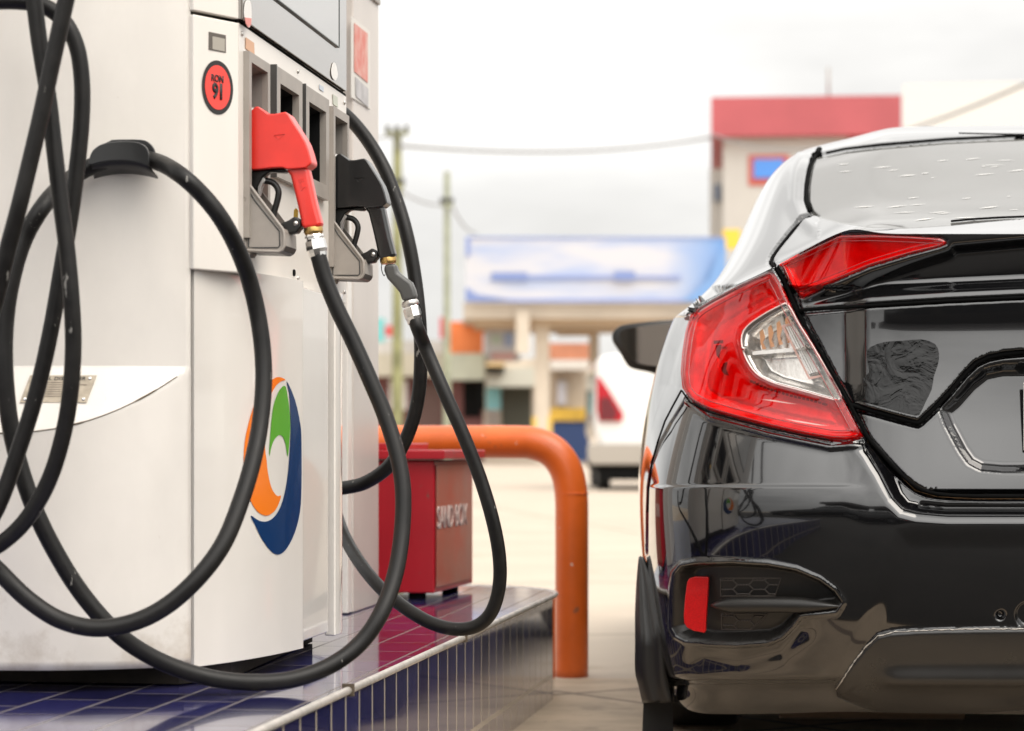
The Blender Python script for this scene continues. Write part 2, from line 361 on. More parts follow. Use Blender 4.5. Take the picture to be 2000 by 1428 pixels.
POCK = [(1830, 792), (1845, 830), (1872, 880), (1890, 905), (1915, 918), (1960, 922), (2190, 922), (2190, 700), (1960, 702), (1922, 710), (1890, 735), (1860, 768)]
FOG = [(1314, 1225), (1315, 1150), (1320, 1120), (1332, 1106), (1360, 1101), (1430, 1100), (1500, 1104), (1555, 1114), (1600, 1133), (1630, 1155), (1644, 1176), (1632, 1192), (1580, 1198), (1562, 1202), (1548, 1222), (1525, 1245), (1498, 1256), (1440, 1259), (1380, 1257), (1340, 1250), (1322, 1240)]
DIFF = [(1630, 1352), (1638, 1334), (1660, 1302), (1690, 1264), (1712, 1242), (1740, 1235), (1800, 1231), (1900, 1229), (2000, 1228), (2190, 1227), (2190, 1388), (2000, 1388), (1900, 1394), (1800, 1398), (1740, 1393), (1690, 1386), (1634, 1370)]
SPLIT = [(1330, 762), (1312, 795), (1298, 822), (1284, 862), (1272, 905), (1266, 950), (1264, 1000), (1263, 1080)]
ROOFL = [(1588, 302), (1575, 300), (1560, 302), (1546, 312)]
RIMF = [(2190, 1013), (1850, 1013), (1790, 1008), (1760, 1000), (1738, 975), (1712, 925), (1690, 890), (1668, 862), (1700, 800), (2190, 800)]
LOWC = [(2190, 1030), (1780, 1030), (1752, 1036), (1742, 1060), (1725, 1120), (1695, 1190), (1655, 1275), (1620, 1380), (2190, 1420)]
def sd_seg(x, y, p, closed=True):
    p = np.array(p, float); q = np.roll(p, -1, 0) if closed else p[1:]
    a = p if closed else p[:-1]; best = np.full(x.shape, 1e9)
    for (ax, ay), (bx, by) in zip(a, q):
        dx, dy = bx-ax, by-ay; h = np.clip(((x-ax)*dx+(y-ay)*dy)/(dx*dx+dy*dy+1e-9), 0, 1)
        best = np.minimum(best, (x-ax-h*dx)**2+(y-ay-h*dy)**2)
    return np.sqrt(best)
def inside(x, y, p):
    r = np.zeros(x.shape, bool); n = len(p)
    for i in range(n):
        (ax, ay), (bx, by) = p[i], p[(i+1) % n]
        c = ((ay > y) != (by > y)); r ^= c & (x < (bx-ax)*(y-ay)/((by-ay) or 1e-12)+ax)
    return r
def sgd(x, y, p): d = sd_seg(x, y, p); return np.where(inside(x, y, p), d, -d)   # + inside
def sst(e0, e1, x): t = np.clip((x-e0)/(e1-e0), 0, 1); return t*t*(3-2*t)
def gauss(d, w): return np.exp(-(d/w)**2)
GARNP = GARN+[(2190, 1100), (1820, 1000), (1700, 880)]     # area below the garnish edge
SCOOP = LIP+[(2190, 440), (1855, 470), (1849, 480), (1780, 500), (1700, 524), (1640, 549), (1600, 564), (1565, 580), (1552, 583)]
def disp(x, y):
    d = np.zeros(x.shape)                                   # metres, + outward
    # scoop between the boot-lid edge and the spoiler
    sc = sgd(x, y, SCOOP); up = sst(0, 46, sd_seg(x, y, LIP, False)); d -= np.where(sc > 0, .034*up*sst(0, 34, sc), 0)
    d -= .007*gauss(sd_seg(x, y, LIP, False), 3.2)*(x > 1550)
    # lower lid set in below the garnish
    g = sgd(x, y, GARNP); lid = inside(x, y, LIDL+[(2190, 300), (1600, 300)])
    d -= np.where(lid, .012*sst(-1, 9, g), 0)
    d -= np.where(lid & (g > 0), .012*gauss(sd_seg(x, y, GARN, False)-6, 4.5), 0)
    d -= np.where(lid, .024*sst(-4, 26, sgd(x, y, POCK)), 0)
    # gaps
    lg = sd_seg(x, y, LIDL, False); d -= .012*np.exp(-(lg/4.2)**4)
    d -= np.where((x > 1700) & (y > 860) & (y < 1000), .0, 0)
    ln = sgd(x, y, LENS); d += .004*sst(0, 5, ln); d -= .006*np.exp(-(ln/2.6)**4)*sst(600, 650, y)
    l2 = sgd(x, y, LEN2); d += .003*sst(0, 4, l2); d -= .003*np.exp(-(l2/2.2)**4)
    # ridges moulded in the lens
    d += np.where(ln > 0, .0016*gauss(ln-15, 2.2), 0)
    cl = sgd(x, y, CLEAR); d += np.where(ln > 0, .0018*gauss(cl+9, 2.5)*(x < 1600), 0)
    d -= np.where(ln > 0, .0020*sst(8, 40, ln)*sst(0, 30, -cl), 0)
    d -= .006*np.exp(-(sd_seg(x, y, SPLIT, False)/2.4)**4)
    # body lip that carries the lamp, and the bumper shelf
    d += .006*gauss(sd_seg(x, y, [(1331, 775), (1380, 808), (1506, 842), (1620, 866), (1680, 862)], False)-6, 6)*(ln < 0)
    d -= .030*sst(-12, 34, sgd(x, y, RIMF))*(~lid | (y > 955))
    d -= .008*np.exp(-((sd_seg(x, y, [(1800, 985), (1850, 990), (2190, 991)], False))/5)**2)
    d -= .010*sst(-8, 45, sgd(x, y, LOWC))
    # waist kink of the bumper corner
    m = sst(1255, 1300, x)*(1-sst(1640, 1700, x))
    d -= .11*np.clip(950-y, 0, 200)/1000*m*sst(0, 6, 950-y)*(y > 560)*(ln < 0)
    d -= .0035*sst(948, 952, y)*m*(1-sst(952, 1080, y))*-1
    # fog pocket
    fg = sgd(x, y, FOG); d -= .034*sst(1, 13, fg); d += .004*gauss(fg+4, 4)
    blade = [(1392, 1182), (1460, 1178), (1560, 1180), (1645, 1186)]; bw = 15-9*np.clip((x-1560)/90, 0, 1); bw = np.where(x < 1430, 6+9*np.clip((x-1388)/42, 0, 1), bw)
    bd = sd_seg(x, y, blade, False)
    # swoop under the pocket, sill below it
    d -= .011*gauss(sd_seg(x, y, [(1370, 1285), (1440, 1290), (1520, 1272), (1560, 1232)], False), 24)
    d += .004*gauss(sd_seg(x, y, [(1325, 1318), (1450, 1324), (1600, 1318)], False), 14)
    d -= .016*sst(1318, 1352, y)*(1-sst(-10, 25, sgd(x, y, DIFF)))*(x < 1700)
    # diffuser
    df = sgd(x, y, DIFF); d += .010*sst(-2, 7, df); d += np.where(df > 0, .016*np.exp(-((y-1322)/16)**2)*sst(1690, 1760, x), 0)
    d -= np.where(df > 0, .012*sst(1335, 1398, y), 0)
    # towing-eye covers
    for cx_, cy_, r_ in ((1955, 1206, 11), (2010, 1205, 27)):
        d -= .012*sst(r_, r_-5, np.hypot(x-cx_, y-cy_))
    # channel between pillar and glass, roof edge
    gl = sgd(x, y, GLASS); d -= .008*np.exp(-((gl-1)/4.0)**4)*(y < 420); d -= .003*sst(0, 4, gl)
    d += .006*gauss(gl+22, 12)*(x < 1600)*(y > 300)
    return d
# --- triangulate the skin with every outline as an edge
loops = dict(LENS=LENS, CLEAR=CLEAR, LEN2=LEN2, GLASS=GLASS, FOG=FOG, DIFF=DIFF)
pts, edges, STP = [], [], {}
def add_loop(name, p, closed=True, d=6):
    q = [drop(*c) for c in dens(p, closed, d)]; STP[name] = q; o = len(pts); pts.extend(q); n = len(q)
    edges.extend([(o+i, o+(i+1) % n) for i in range(n if closed else n-1)])
for k, p in loops.items(): add_loop(k, p)
add_loop('LIDL', LIDL, False)
add_loop('SPLIT', SPLIT, False)
def offs(p, d, closed):
    out = []; L = len(p)
    for i in range(L):
        a, b = p[i-1 if (i or closed) else 0], p[(i+1) % L if closed else min(i+1, L-1)]
        tx, ty = b[0]-a[0], b[1]-a[1]; l = math.hypot(tx, ty) or 1; out.append((p[i][0]-ty/l*d, p[i][1]+tx/l*d))
    return out
extra = []
for p, cl, ds in ((LENS, 1, (-7, -4, -2, 2, 4, 8, 12, 15, 18)), (LEN2, 1, (-4, -2, 2, 4)), (LIDL, 0, (-8, -6.2, -4.8, -3.6, -2.4, -1.2, 1.2, 2.4, 3.6, 4.8, 6.2, 8)), (LIP, 0, (-6, -3, -1, 1, 3, 6)), (GARN, 0, (-3, -1.5, 0, 1.5, 3, 4.5, 6, 7.5, 9, 11, 13)), (POCK, 1, (-6, 0, 6, 12, 18, 24)),
                  (FOG, 1, (-10, -5, 3, 7, 12, 17)), (DIFF, 1, (-3, 2, 5)), (SPLIT, 0, (-3, -1.5, 1.5, 3)), (GLASS, 1, (-5, -2, 2, 4)), (CLEAR, 1, (-12, -9, -6)),
                  ([(1392, 1182), (1460, 1178), (1560, 1180), (1645, 1186)], 0, (-16, -13, -9, -4, 0, 4, 9, 13, 16))):
    q = dens(p, bool(cl), 4)
    for d_ in ds: extra += [drop(*c) for c in offs(q, d_, bool(cl)) if c[0] < 2050]
def arclen(fn, lo, hi):
    q = np.linspace(lo, hi, 3000); P_ = fn(q); L_ = np.concatenate([[0], np.cumsum(np.linalg.norm(np.diff(P_, axis=0), axis=1))]); return q, L_
qs, La = arclen(lambda q: S(q, np.full(len(q), .62)), 0, 1)
qt0, Lb0 = arclen(lambda q: S(np.full(len(q), .15), q), 0, 1); qt1, Lb1 = arclen(lambda q: S(np.full(len(q), .2), q), 1.0001, 2)
qt = np.concatenate([qt0, qt1[1:]]); Lb = np.concatenate([Lb0, Lb0[-1]+Lb1[1:]])
s2a = lambda x: np.interp(x, qs, La); a2s = lambda x: np.interp(x, La, qs); t2b = lambda x: np.interp(x, qt, Lb); b2t = lambda x: np.interp(x, Lb, qt)
CELL = .0023; aV = s2a(GS[8]); a0_ = .15
av = np.concatenate([np.linspace(0, a0_, 12)[:-1], np.arange(a0_, aV, CELL), np.linspace(aV, aV+1.4, 120)[:-1], np.linspace(aV+1.4, La[-1], 50)])
b1_ = t2b(1.0); b2_ = t2b(1.75)
bv = np.concatenate([np.linspace(0, b1_, int(b1_/CELL)), np.linspace(b1_, b2_, int((b2_-b1_)/.006))[1:], np.linspace(b2_, Lb[-1], 14)[1:]])
SSg, TTg = np.meshgrid(av, bv); gpts = np.stack([SSg.ravel(), TTg.ravel()], 1)
AB = lambda p: [(float(s2a(x)), float(t2b(y))) for x, y in p]
STP = {k: AB(v) for k, v in STP.items()}
ptsA = list(zip(s2a(np.array([p[0] for p in pts])), t2b(np.array([p[1] for p in pts]))))
exA = [e for e in zip(s2a(np.array([e[0] for e in extra])), t2b(np.array([e[1] for e in extra]))) if 1e-4 < e[0] < La[-1] and 1e-4 < e[1] < Lb[-1]]
def filt(cand, ref, c, rad, selfcheck=False):
    occ = {}
    for x, y in ref: occ.setdefault((int(x//c), int(y//c)), []).append((x, y))
    keep = []
    for x, y in cand:
        i, j = int(x//c), int(y//c); ok = True
        for a in (-1, 0, 1):
            for b in (-1, 0, 1):
                for (p, q) in occ.get((i+a, j+b), ()):
                    if (p-x)**2+(q-y)**2 < rad*rad: ok = False; break
                if not ok: break
            if not ok: break
        if ok:
            keep.append((x, y))
            if selfcheck: occ.setdefault((i, j), []).append((x, y))
    return keep
ex = filt(exA, ptsA, .002, .0009, True)
EA, EB_ = La[-1]-1e-7, Lb[-1]-1e-7
bord = [(x, y) for x, y in gpts if x < 1e-9 or x > EA or y < 1e-9 or y > EB_]
gin = filt([(x, y) for x, y in gpts if 1e-9 < x < EA and 1e-9 < y < EB_ and abs(y-b1_) > 1e-6], ptsA+ex, CELL, CELL*.62)
crp = [(x, b1_) for x in av]
pts = ptsA; o0 = len(pts); pts.extend(crp); edges.extend([(o0+i, o0+i+1) for i in range(len(crp)-1)])
allp = pts+ex+gin+bord
# scale so that the triangulation works in near-isotropic units
res = delaunay_2d_cdt([Vector((a*300, b*300)) for a, b in allp], edges, [], 0, 1e-5)
ab = np.array([(v.x/300, v.y/300) for v in res[0]]); st = np.stack([a2s(ab[:, 0]), b2t(ab[:, 1])], 1); TRI = np.array([f for f in res[2] if len(f) == 3])
st[:, 0] = np.clip(st[:, 0], 0, 1); st[:, 1] = np.clip(st[:, 1], 0, 2)
B0 = S(st[:, 0], st[:, 1]); NN = Nrm(st[:, 0], st[:, 1]); bx_, by_ = proj(B0)
ctr = np.array([0, 2.0, .8]); flip = ((B0-ctr)*NN).sum(1) < 0; NN[flip] *= -1
mask = 1-sst(GS[8]-.01, GS[9], st[:, 0])
vw = np.array([0.0, 0, 0]); PW = np.stack([CX+B0[:, 0]*cT+B0[:, 1]*sT, CY-B0[:, 0]*sT+B0[:, 1]*cT, B0[:, 2]-ZC], 1); PW /= np.linalg.norm(PW, axis=1)[:, None]
NW = np.stack([NN[:, 0]*cT+NN[:, 1]*sT, -NN[:, 0]*sT+NN[:, 1]*cT, NN[:, 2]], 1); face_ = -(NW*PW).sum(1)
mask = mask*sst(.0, .07, face_)*sst(.0, .035, st[:, 1])
DD = disp(bx_, by_)*mask
_e = np.concatenate([TRI[:, [0, 1]], TRI[:, [1, 2]], TRI[:, [2, 0]]]); _cnt = np.bincount(_e.ravel(), minlength=len(DD)).astype(float)
for _ in range(1):
    acc = np.bincount(_e[:, 0], DD[_e[:, 1]], len(DD))+np.bincount(_e[:, 1], DD[_e[:, 0]], len(DD)); DD = .45*DD+.55*acc/np.maximum(_cnt, 1)
POS = B0+NN*DD[:, None]
POS[st[:, 0] < 1e-6, 0] = 0
cen = st[TRI].mean(1); Bc = S(cen[:, 0], cen[:, 1]); vis = cen[:, 0] < GS[9]
cab = ab[TRI].mean(1)
def instp(name, extra_=()): return inside(cab[:, 0], cab[:, 1], STP[name]+list(extra_)) & vis
lab = np.full(len(TRI), 'body', dtype=object)
bump_poly = STP['SPLIT']+[(STP['SPLIT'][-1][0], 0), (0, 0), (0, STP['LIDL'][-1][1])]+STP['LIDL'][::-1][:0]
li = STP['LIDL']; k0 = min(range(len(li)), key=lambda i: abs(i-len(li)*.62)); 
# bumper: under lamp + lid, rear of the split line
lb = [(float(s2a(q[0])), float(t2b(q[1]))) for q in [drop(*c) for c in dens([(1692, 849), (1672, 856), (1650, 859), (1569, 848), (1440, 817), (1346, 782), (1331, 760)], False, 6)]]
lidtail = [q for q, c in zip(li, dens(LIDL, False, 6)) if c[1] > 846][::-1]
bpoly = [(0, 0), (0, li[-1][1])]+lidtail+lb+STP['SPLIT']+[(STP['SPLIT'][-1][0]+.004, 0)]
lab[inside(cab[:, 0], cab[:, 1], bpoly)] = 'rear_bumper'
gb = [q for q, c in zip(STP['GLASS'], dens(GLASS)) if c[1] > 405 and c[0] < 2195 and not (c[0] > 2185 and c[1] < 420)]
lab[inside(cab[:, 0], cab[:, 1], li+[(0, li[-1][1])]+[(0, gb[-1][1])]+gb[::-1]) & vis] = 'boot_lid'
lab[instp('LENS')] = 'lens'; lab[instp('CLEAR')] = 'clear'; lab[instp('LEN2')] = 'lens2'
gp = [q for q in STP['GLASS']]; lab[instp('GLASS')] = 'rear_window'
lab[instp('FOG')] = 'pocket'; lab[instp('DIFF')] = 'diffuser'
# wheel openings, side glass, windscreen (all beyond the rear quarter)
for v0 in (1.04, 3.7):
    lab[(np.hypot(Bc[:, 1]-v0, Bc[:, 2]-.31) < .345) & (Bc[:, 0] < -.6) & (cen[:, 0] > GS[8])] = 'hole'
up = cen[:, 1] > 1.12
lab[up & (cen[:, 1] < 1.62) & (Bc[:, 1] > 1.15+(Bc[:, 2]-1)*.9) & (Bc[:, 0] < -.15) & (cen[:, 0] > GS[9]) & (cen[:, 0] < GS[14]) & (np.abs(Bc[:, 1]-1.95) > .04)] = 'side_window'
lab[up & (cen[:, 1] < 1.62) & (cen[:, 0] > GS[14]+.01)] = 'windscreen'
def part_mesh(name, sel, mat, parent, P=None, mirror='both'):
    P = POS if P is None else P; T = TRI[sel]; ids = np.unique(T); mp_ = {a: i for i, a in enumerate(ids)}
    vs = []; fs = []
    for sg in ((1, -1) if mirror == 'both' else ((1,) if mirror == 'L' else (-1,))):
        o = len(vs); vs += [c2w(P[a][0]*sg, P[a][1], P[a][2]) for a in ids]
        for a, b, c in T: fs.append((o+mp_[a], o+mp_[b], o+mp_[c]) if sg > 0 else (o+mp_[a], o+mp_[c], o+mp_[b]))
    ob = mesh(name, vs, fs, mat, parent)
    bm = bmesh.new(); bm.from_mesh(ob.data); bmesh.ops.remove_doubles(bm, verts=bm.verts, dist=1e-5)
    bmesh.ops.recalc_face_normals(bm, faces=bm.faces)
    if mirror != 'x':
        # make normals point away from the car's middle
        cc = Vector(c2w(0, 2, .7)); f = max(bm.faces, key=lambda f: f.calc_area())
        if (f.calc_center_median()-cc).dot(f.normal) < 0: bmesh.ops.reverse_faces(bm, faces=bm.faces)
    for e in bm.edges:      # keep the folded edge of the waistline crisp
        if len(e.link_faces) == 2 and e.link_faces[0].normal.angle(e.link_faces[1].normal, 0) > math.radians(55): e.smooth = False
    bm.to_mesh(ob.data); bm.free()
    return ob
body = part_mesh('body', lab == 'body', paint, car)
bumper = part_mesh('rear_bumper', lab == 'rear_bumper', paint, car)
lid = part_mesh('boot_lid', lab == 'boot_lid', paint, car)
rw = part_mesh('rear_window', lab == 'rear_window', M('rear_glass', (.12, .118, .11), rough=.05, ior=1.5), car)
part_mesh('windscreen', lab == 'windscreen', glass_dark, car)
for sd_, nm in (('L', 1), ('R', -1)): part_mesh('side_window', lab == 'side_window', glass_dark, car, mirror=sd_)
pocket_m = M('textured_black_plastic', (.013, .012, .011), rough=.33, bump=.15, bscale=1200, rvar=.1, vscale=20)
diffm = M('satin_black_diffuser', (.015, .014, .013), rough=.30, coat=.2, coat_rough=.15, bump=.05, bscale=300, rvar=.1, vscale=12)
for sd_ in 'LR': part_mesh('bumper_vent', lab == 'pocket', pocket_m, car, mirror=sd_)
part_mesh('diffuser', lab == 'diffuser', diffm, car)
# ---- tail lamps: tinted pane over a deep reflector, with side walls
red_pane = pane('red_lens', (.95, .035, .035)); clr_pane = pane('clear_lens', (.93, .92, .91))
refl = M('lamp_reflector', (.80, .76, .74), rough=.38, metal=.25, bump=.5, bscale=45, var=.25, vscale=30)
refl_clear = M('lamp_bowl', (.70, .68, .65), rough=.2, metal=.85, bump=.35, bscale=60)
hous = M('lamp_housing', (.18, .15, .14), rough=.5)
def shell(sel, depthf, rootname, mats, parent, side):
    T = TRI[sel]; ids = np.unique(T); x, y = bx_[ids], by_[ids]
    P = POS.copy(); P[ids] = P[ids]-NN[ids]*depthf(x, y)[:, None]
    o = part_mesh('reflector', sel, mats, parent, P=P, mirror=side)
    # wall
    cnt = {}
    for a, b, c in T:
        for e in ((a, b), (b, c), (c, a)):
            k = tuple(sorted(e)); cnt[k] = cnt.get(k, 0)+1
    vs, fs = [], []; sg = 1 if side == 'L' else -1
    for (a, b), n in cnt.items():
        if n == 1:
            o_ = len(vs); 
            for q in (POS[a], POS[b], P[b], P[a]): vs.append(c2w(q[0]*sg, q[1], q[2]))
            fs.append((o_, o_+1, o_+2, o_+3))
    mesh('lamp_wall', vs, fs, hous, o, smooth=False)
    return o
def d_red(x, y):
    ln = sgd(x, y, LENS); cl = -sgd(x, y, CLEAR)
    d = .010+.016*sst(3, 26, np.minimum(ln, cl+6))
    d += .0025*np.sin(ln*.42)*sst(16, 26, ln)*0+.004*gauss(ln-34, 3)-.005*gauss(cl-16, 4)
    d += .004*((np.abs(x-1395) < 9) & (np.abs(y-690) < 22))
    return d
def d_clr(x, y):
    cl = sgd(x, y, CLEAR); d = .012+.035*sst(2, 22, cl)
    d -= .024*np.exp(-((y-(682-(x-1500)*.02))/4.5)**2)                  # bright divider
    rib = (x > 1520+(y-620)*.52) & (x < 1548+(y-620)*.52) & (y > 618) & (y < 738)
    d -= rib*(.018+.0012*np.sin((x-(y-620)*.52)*1.3))
    return d
def d_two(x, y):
    l2 = sgd(x, y, LEN2); return .006+.012*sst(2, 16, l2)
amber = M('amber_bulb_cover', (.75, .28, .08), rough=.2, coat=1)
for sd_ in 'LR':
    sg = 1 if sd_ == 'L' else -1
    p = part_mesh('tail_light', lab == 'lens', red_pane, car, mirror=sd_)
    shell(lab == 'lens', d_red, '', refl, p, sd_)
    c = part_mesh('reversing_lens', lab == 'clear', clr_pane, p, mirror=sd_)
    shell(lab == 'clear', d_clr, '', refl_clear, p, sd_)
    q = part_mesh('boot_light', lab == 'lens2', red_pane, car, mirror=sd_)
    shell(lab == 'lens2', d_two, '', refl, q, sd_)
# details inside the lamps
PV = BVHTree.FromPolygons([Vector(c2w(*p)) for p in POS], [tuple(t) for t in TRI if max(st[t][:, 0]) < GS[9]])
def onskin(px, py, off=0):
    d = ray(px, py).normalized(); h = PV.ray_cast(EYE, d); h = h if h[0] is not None else PV.find_nearest(EYE+d*4.7); nm = h[1] if h[1].dot(d) < 0 else -h[1]; return h[0]+nm*off
def vdecal(name, polys, mat, par, off):
    vs, fs = [], []
    for p in polys:
        o = len(vs); vs += [onskin(x, y, off) for x, y in p]; fs.append(tuple(range(o, o+len(p))))
    return mesh(name, vs, fs, mat, par)
lmp = [o for o in bpy.data.objects if o.name == 'tail_light'][0]; rvl = [o for o in bpy.data.objects if o.name == 'reversing_lens'][0]; bl_ = [o for o in bpy.data.objects if o.name == 'boot_light'][0]
amb = M('amber_reflector', (.80, .42, .22), rough=.2, metal=.6); wht = M('lamp_white', (.85, .84, .82), rough=.3)
vdecal('amber_strip', [[(1474+k*17, 642-k*8), (1480+k*17, 637-k*8), (1486+k*17, 652-k*7), (1482+k*17, 664-k*5), (1489+k*17, 676-k*4), (1481+k*17, 678-k*4), (1476+k*17, 662-k*5)] for k in range(4)], amb, rvl, -.022)
vdecal('divider', [[(1462, 683), (1556, 676), (1560, 683), (1465, 690)]], wht, rvl, -.014)
vdecal('ribbed_block', [[(1528+k*4.2+a*52, 632-k*1.2+a*100), (1531+k*4.2+a*52, 631-k*1.2+a*100), (1531+k*4.2+(a+.96)*52, 631-k*1.2+(a+.96)*100), (1528+k*4.2+(a+.96)*52, 632-k*1.2+(a+.96)*100)] for k in range(5) for a in (0,)], wht, rvl, -.013)
vdecal('ribbed_block_edge', [[(1522, 634), (1526, 632), (1580, 736), (1577, 739)], [(1522, 634), (1546, 627), (1549, 630), (1525, 638)], [(1577, 734), (1602, 731), (1602, 735), (1578, 739)]], M('rib_pink', (.65, .38, .32), rough=.3), rvl, -.012)
vdecal('bulb_holder', [[(1387, 661), (1406, 660), (1406, 667), (1387, 668)], [(1391, 670), (1403, 669), (1399, 698), (1393, 690)], [(1403, 716), (1408, 706), (1416, 704), (1413, 718), (1419, 731), (1410, 729), (1404, 722)]], lens_dark, lmp, -.010)
dsh = [(1466, 744), (1492, 756), (1520, 765), (1552, 774), (1584, 781), (1612, 789)]
dsh = smooth_poly(dsh, 4, False)
vdecal('led_row', [[(x-3.2, y-2.2), (x+3, y-1.2), (x+3, y+3), (x-3.2, y+2)] for x, y in dsh], lens_dark, lmp, -.006)
glint_m = M('glint_pale', (.62, .36, .33), rough=.5)  # pale slivers that paint bright glints on the lens
vdecal('lens_glint', [[(1486, 780), (1512, 781.5), (1537, 786), (1558, 790), (1536, 788), (1508, 784)]], glint_m, lmp, .0006)
vdecal('lens_glint', [[(1532, 818), (1560, 822), (1600, 828.5), (1620, 832), (1598, 831), (1556, 824.5)]], glint_m, lmp, .0006)
def lens_line(name, p, dd_, r, mat, par, closed=True):
    q = offs(dens(p, closed, 7), dd_, closed); q_ = [onskin(x, y, .0001) for x, y in (q+[q[0]] if closed else q)]
    for _ in range(3): q_ = [q_[0]]+[(q_[i-1]+q_[i]*2+q_[i+1])/4 for i in range(1, len(q_)-1)]+[q_[-1]]
    o_ = tube(name, q_, r, mat, par, sides=6); return o_
ll_m = M('lens_rim_red', (.22, .008, .012), rough=.15, coat=1)
sgn = 1 if sgd(np.array([offs(dens(LENS), 5, True)[10][0]]), np.array([offs(dens(LENS), 5, True)[10][1]]), LENS)[0] > 0 else -1
lens_line('lens_rim', LENS, 5*sgn, .0011, ll_m, lmp); lens_line('lens_rim', LENS, 17*sgn, .0009, ll_m, lmp)
sg2 = 1 if sgd(np.array([offs(dens(LEN2), 4, True)[10][0]]), np.array([offs(dens(LEN2), 4, True)[10][1]]), LEN2)[0] > 0 else -1
lens_line('lens_rim', LEN2, 5*sg2, .0011, ll_m, bl_); lens_line('lens_rim', LEN2, 13*sg2, .0007, ll_m, bl_)
cg = -(1 if sgd(np.array([offs(dens(CLEAR), 5, True)[10][0]]), np.array([offs(dens(CLEAR), 5, True)[10][1]]), CLEAR)[0] > 0 else -1)
lens_line('lens_rim', [c for c in CLEAR], 2*cg, .0016, M('lens_rim_pale', (.75, .55, .52), rough=.15, coat=1), rvl)
# things on the rear that sit on the skin ------------------------------------------
LB = bvh_of(bumper)
def mirror_copy(o, parent):
    c = o.copy(); c.data = o.data.copy(); COL.objects.link(c); c.parent = parent; c.matrix_parent_inverse = o.matrix_parent_inverse.copy()
    for v in c.data.vertices:
        X, Y = v.co.x-CX, v.co.y-CY; u = X*cT-Y*sT; w = X*sT+Y*cT
        v.co.x, v.co.y, _ = c2w(-u, w, 0)[0], c2w(-u, w, 0)[1], 0
    c.data.flip_normals(); return c
PV = BVHTree.FromPolygons([Vector(c2w(*p)) for p in POS], [tuple(t) for t in TRI if max(st[t][:, 0]) < GS[9]])
def onskin(px, py, off=0):
    d = ray(px, py).normalized(); h = PV.ray_cast(EYE, d); h = h if h[0] is not None else PV.find_nearest(EYE+d*4.7); nm = h[1] if h[1].dot(d) < 0 else -h[1]; return h[0]+nm*off
# red reflector
rp = [(1343, 1136), (1348, 1129), (1358, 1126), (1384, 1126), (1385, 1131), (1382, 1180), (1379, 1232), (1377, 1236), (1356, 1232), (1343, 1226), (1337, 1216), (1336, 1200), (1339, 1165)]
h_ = BV.ray_cast(EYE, ray(1366, 1180).normalized()); P0 = h_[0]+Vector((0, .010, 0)); Nf = Vector((.25, .97, .0)).normalized()
r_ = cut('rear_reflector', rp, P0, Nf, .012, red_refl, car, bevel=.002); mirror_copy(r_, car)
# honeycomb grilles
def hexgrille(x0, x1, y0, y1, slant):
    vs, fs = [], []; seen = set()
    def okp(q): return x0 <= q[0] <= x1-slant*(q[1]-y0)/(y1-y0) and y0 <= q[1] <= y1
    for j in range(8):
        y = y0+4+j*9; x = x0-18+(31 if j % 2 else 0)
        while x < x1+40:
            a = [(x-20, y), (x-11, y-9), (x+11, y-9), (x+20, y), (x+11, y+9), (x-11, y+9)]
            for k in range(6):
                A_, B_ = a[k], a[(k+1) % 6]; key = tuple(sorted((tuple(round(v) for v in A_), tuple(round(v) for v in B_))))
                if key in seen: continue
                seen.add(key)
                for m in range(4):
                    p = [(A_[0]+(B_[0]-A_[0])*t_, A_[1]+(B_[1]-A_[1])*t_) for t_ in (m/4, (m+1)/4)]
                    if okp(p[0]) and okp(p[1]):
                        v, f = tube_data([onskin(*p[0], .001), onskin(*p[1], .001)], .0015, 6); o = len(vs); vs += v; fs += [tuple(o+i for i in g) for g in f]
            x += 62
    ol = [(x0, y0), (x1, y0), (x1-slant, y1), (x0, y1), (x0, y0)]
    v, f = tube_data([onskin(*c, .0008) for c in dens(ol, False, 6)], .0014, 6); o = len(vs); vs += v; fs += [tuple(o+i for i in g) for g in f]
    return vs, fs
mpl = M('mesh_plastic', (.06, .05, .043), rough=.32)
for a in ((1408, 1526, 1129, 1164, 12), (1410, 1498, 1199, 1229, 30)):
    vs, fs = hexgrille(*a); g_ = mesh('vent_mesh', vs, fs, mpl, car); mirror_copy(g_, car)
# the blade across each vent
bl = []
for k_ in range(25):
    u_ = k_/24; x_ = 1389+u_*257; y_ = 1183-3*math.sin(u_*2.6)+u_*3; hh = (15.5*min(1, (u_/.16+.02))**.6*(1-max(0, (u_-.62)/.38)**1.6)+.8)/1030
    q_ = BV.ray_cast(EYE, ray(x_, y_).normalized())[0]+Vector((0, .010*(1-u_)**.5, 0)); bl.append((q_, hh))
vs, fs = [], []; kk = 14
for q_, hh in bl:
    for j in range(kk): a_ = 2*math.pi*j/kk; vs.append(q_+Vector((-.003*math.cos(a_)*0, -.016*math.cos(a_)*min(1, hh/.008), hh*math.sin(a_))))
fs = [(i*kk+j, i*kk+(j+1) % kk, (i+1)*kk+(j+1) % kk, (i+1)*kk+j) for i in range(24) for j in range(kk)]+[tuple(range(kk))[::-1], tuple(24*kk+j for j in range(kk))]
b_l = mesh('vent_blade', vs, fs, pocket_m, car); mirror_copy(b_l, car)
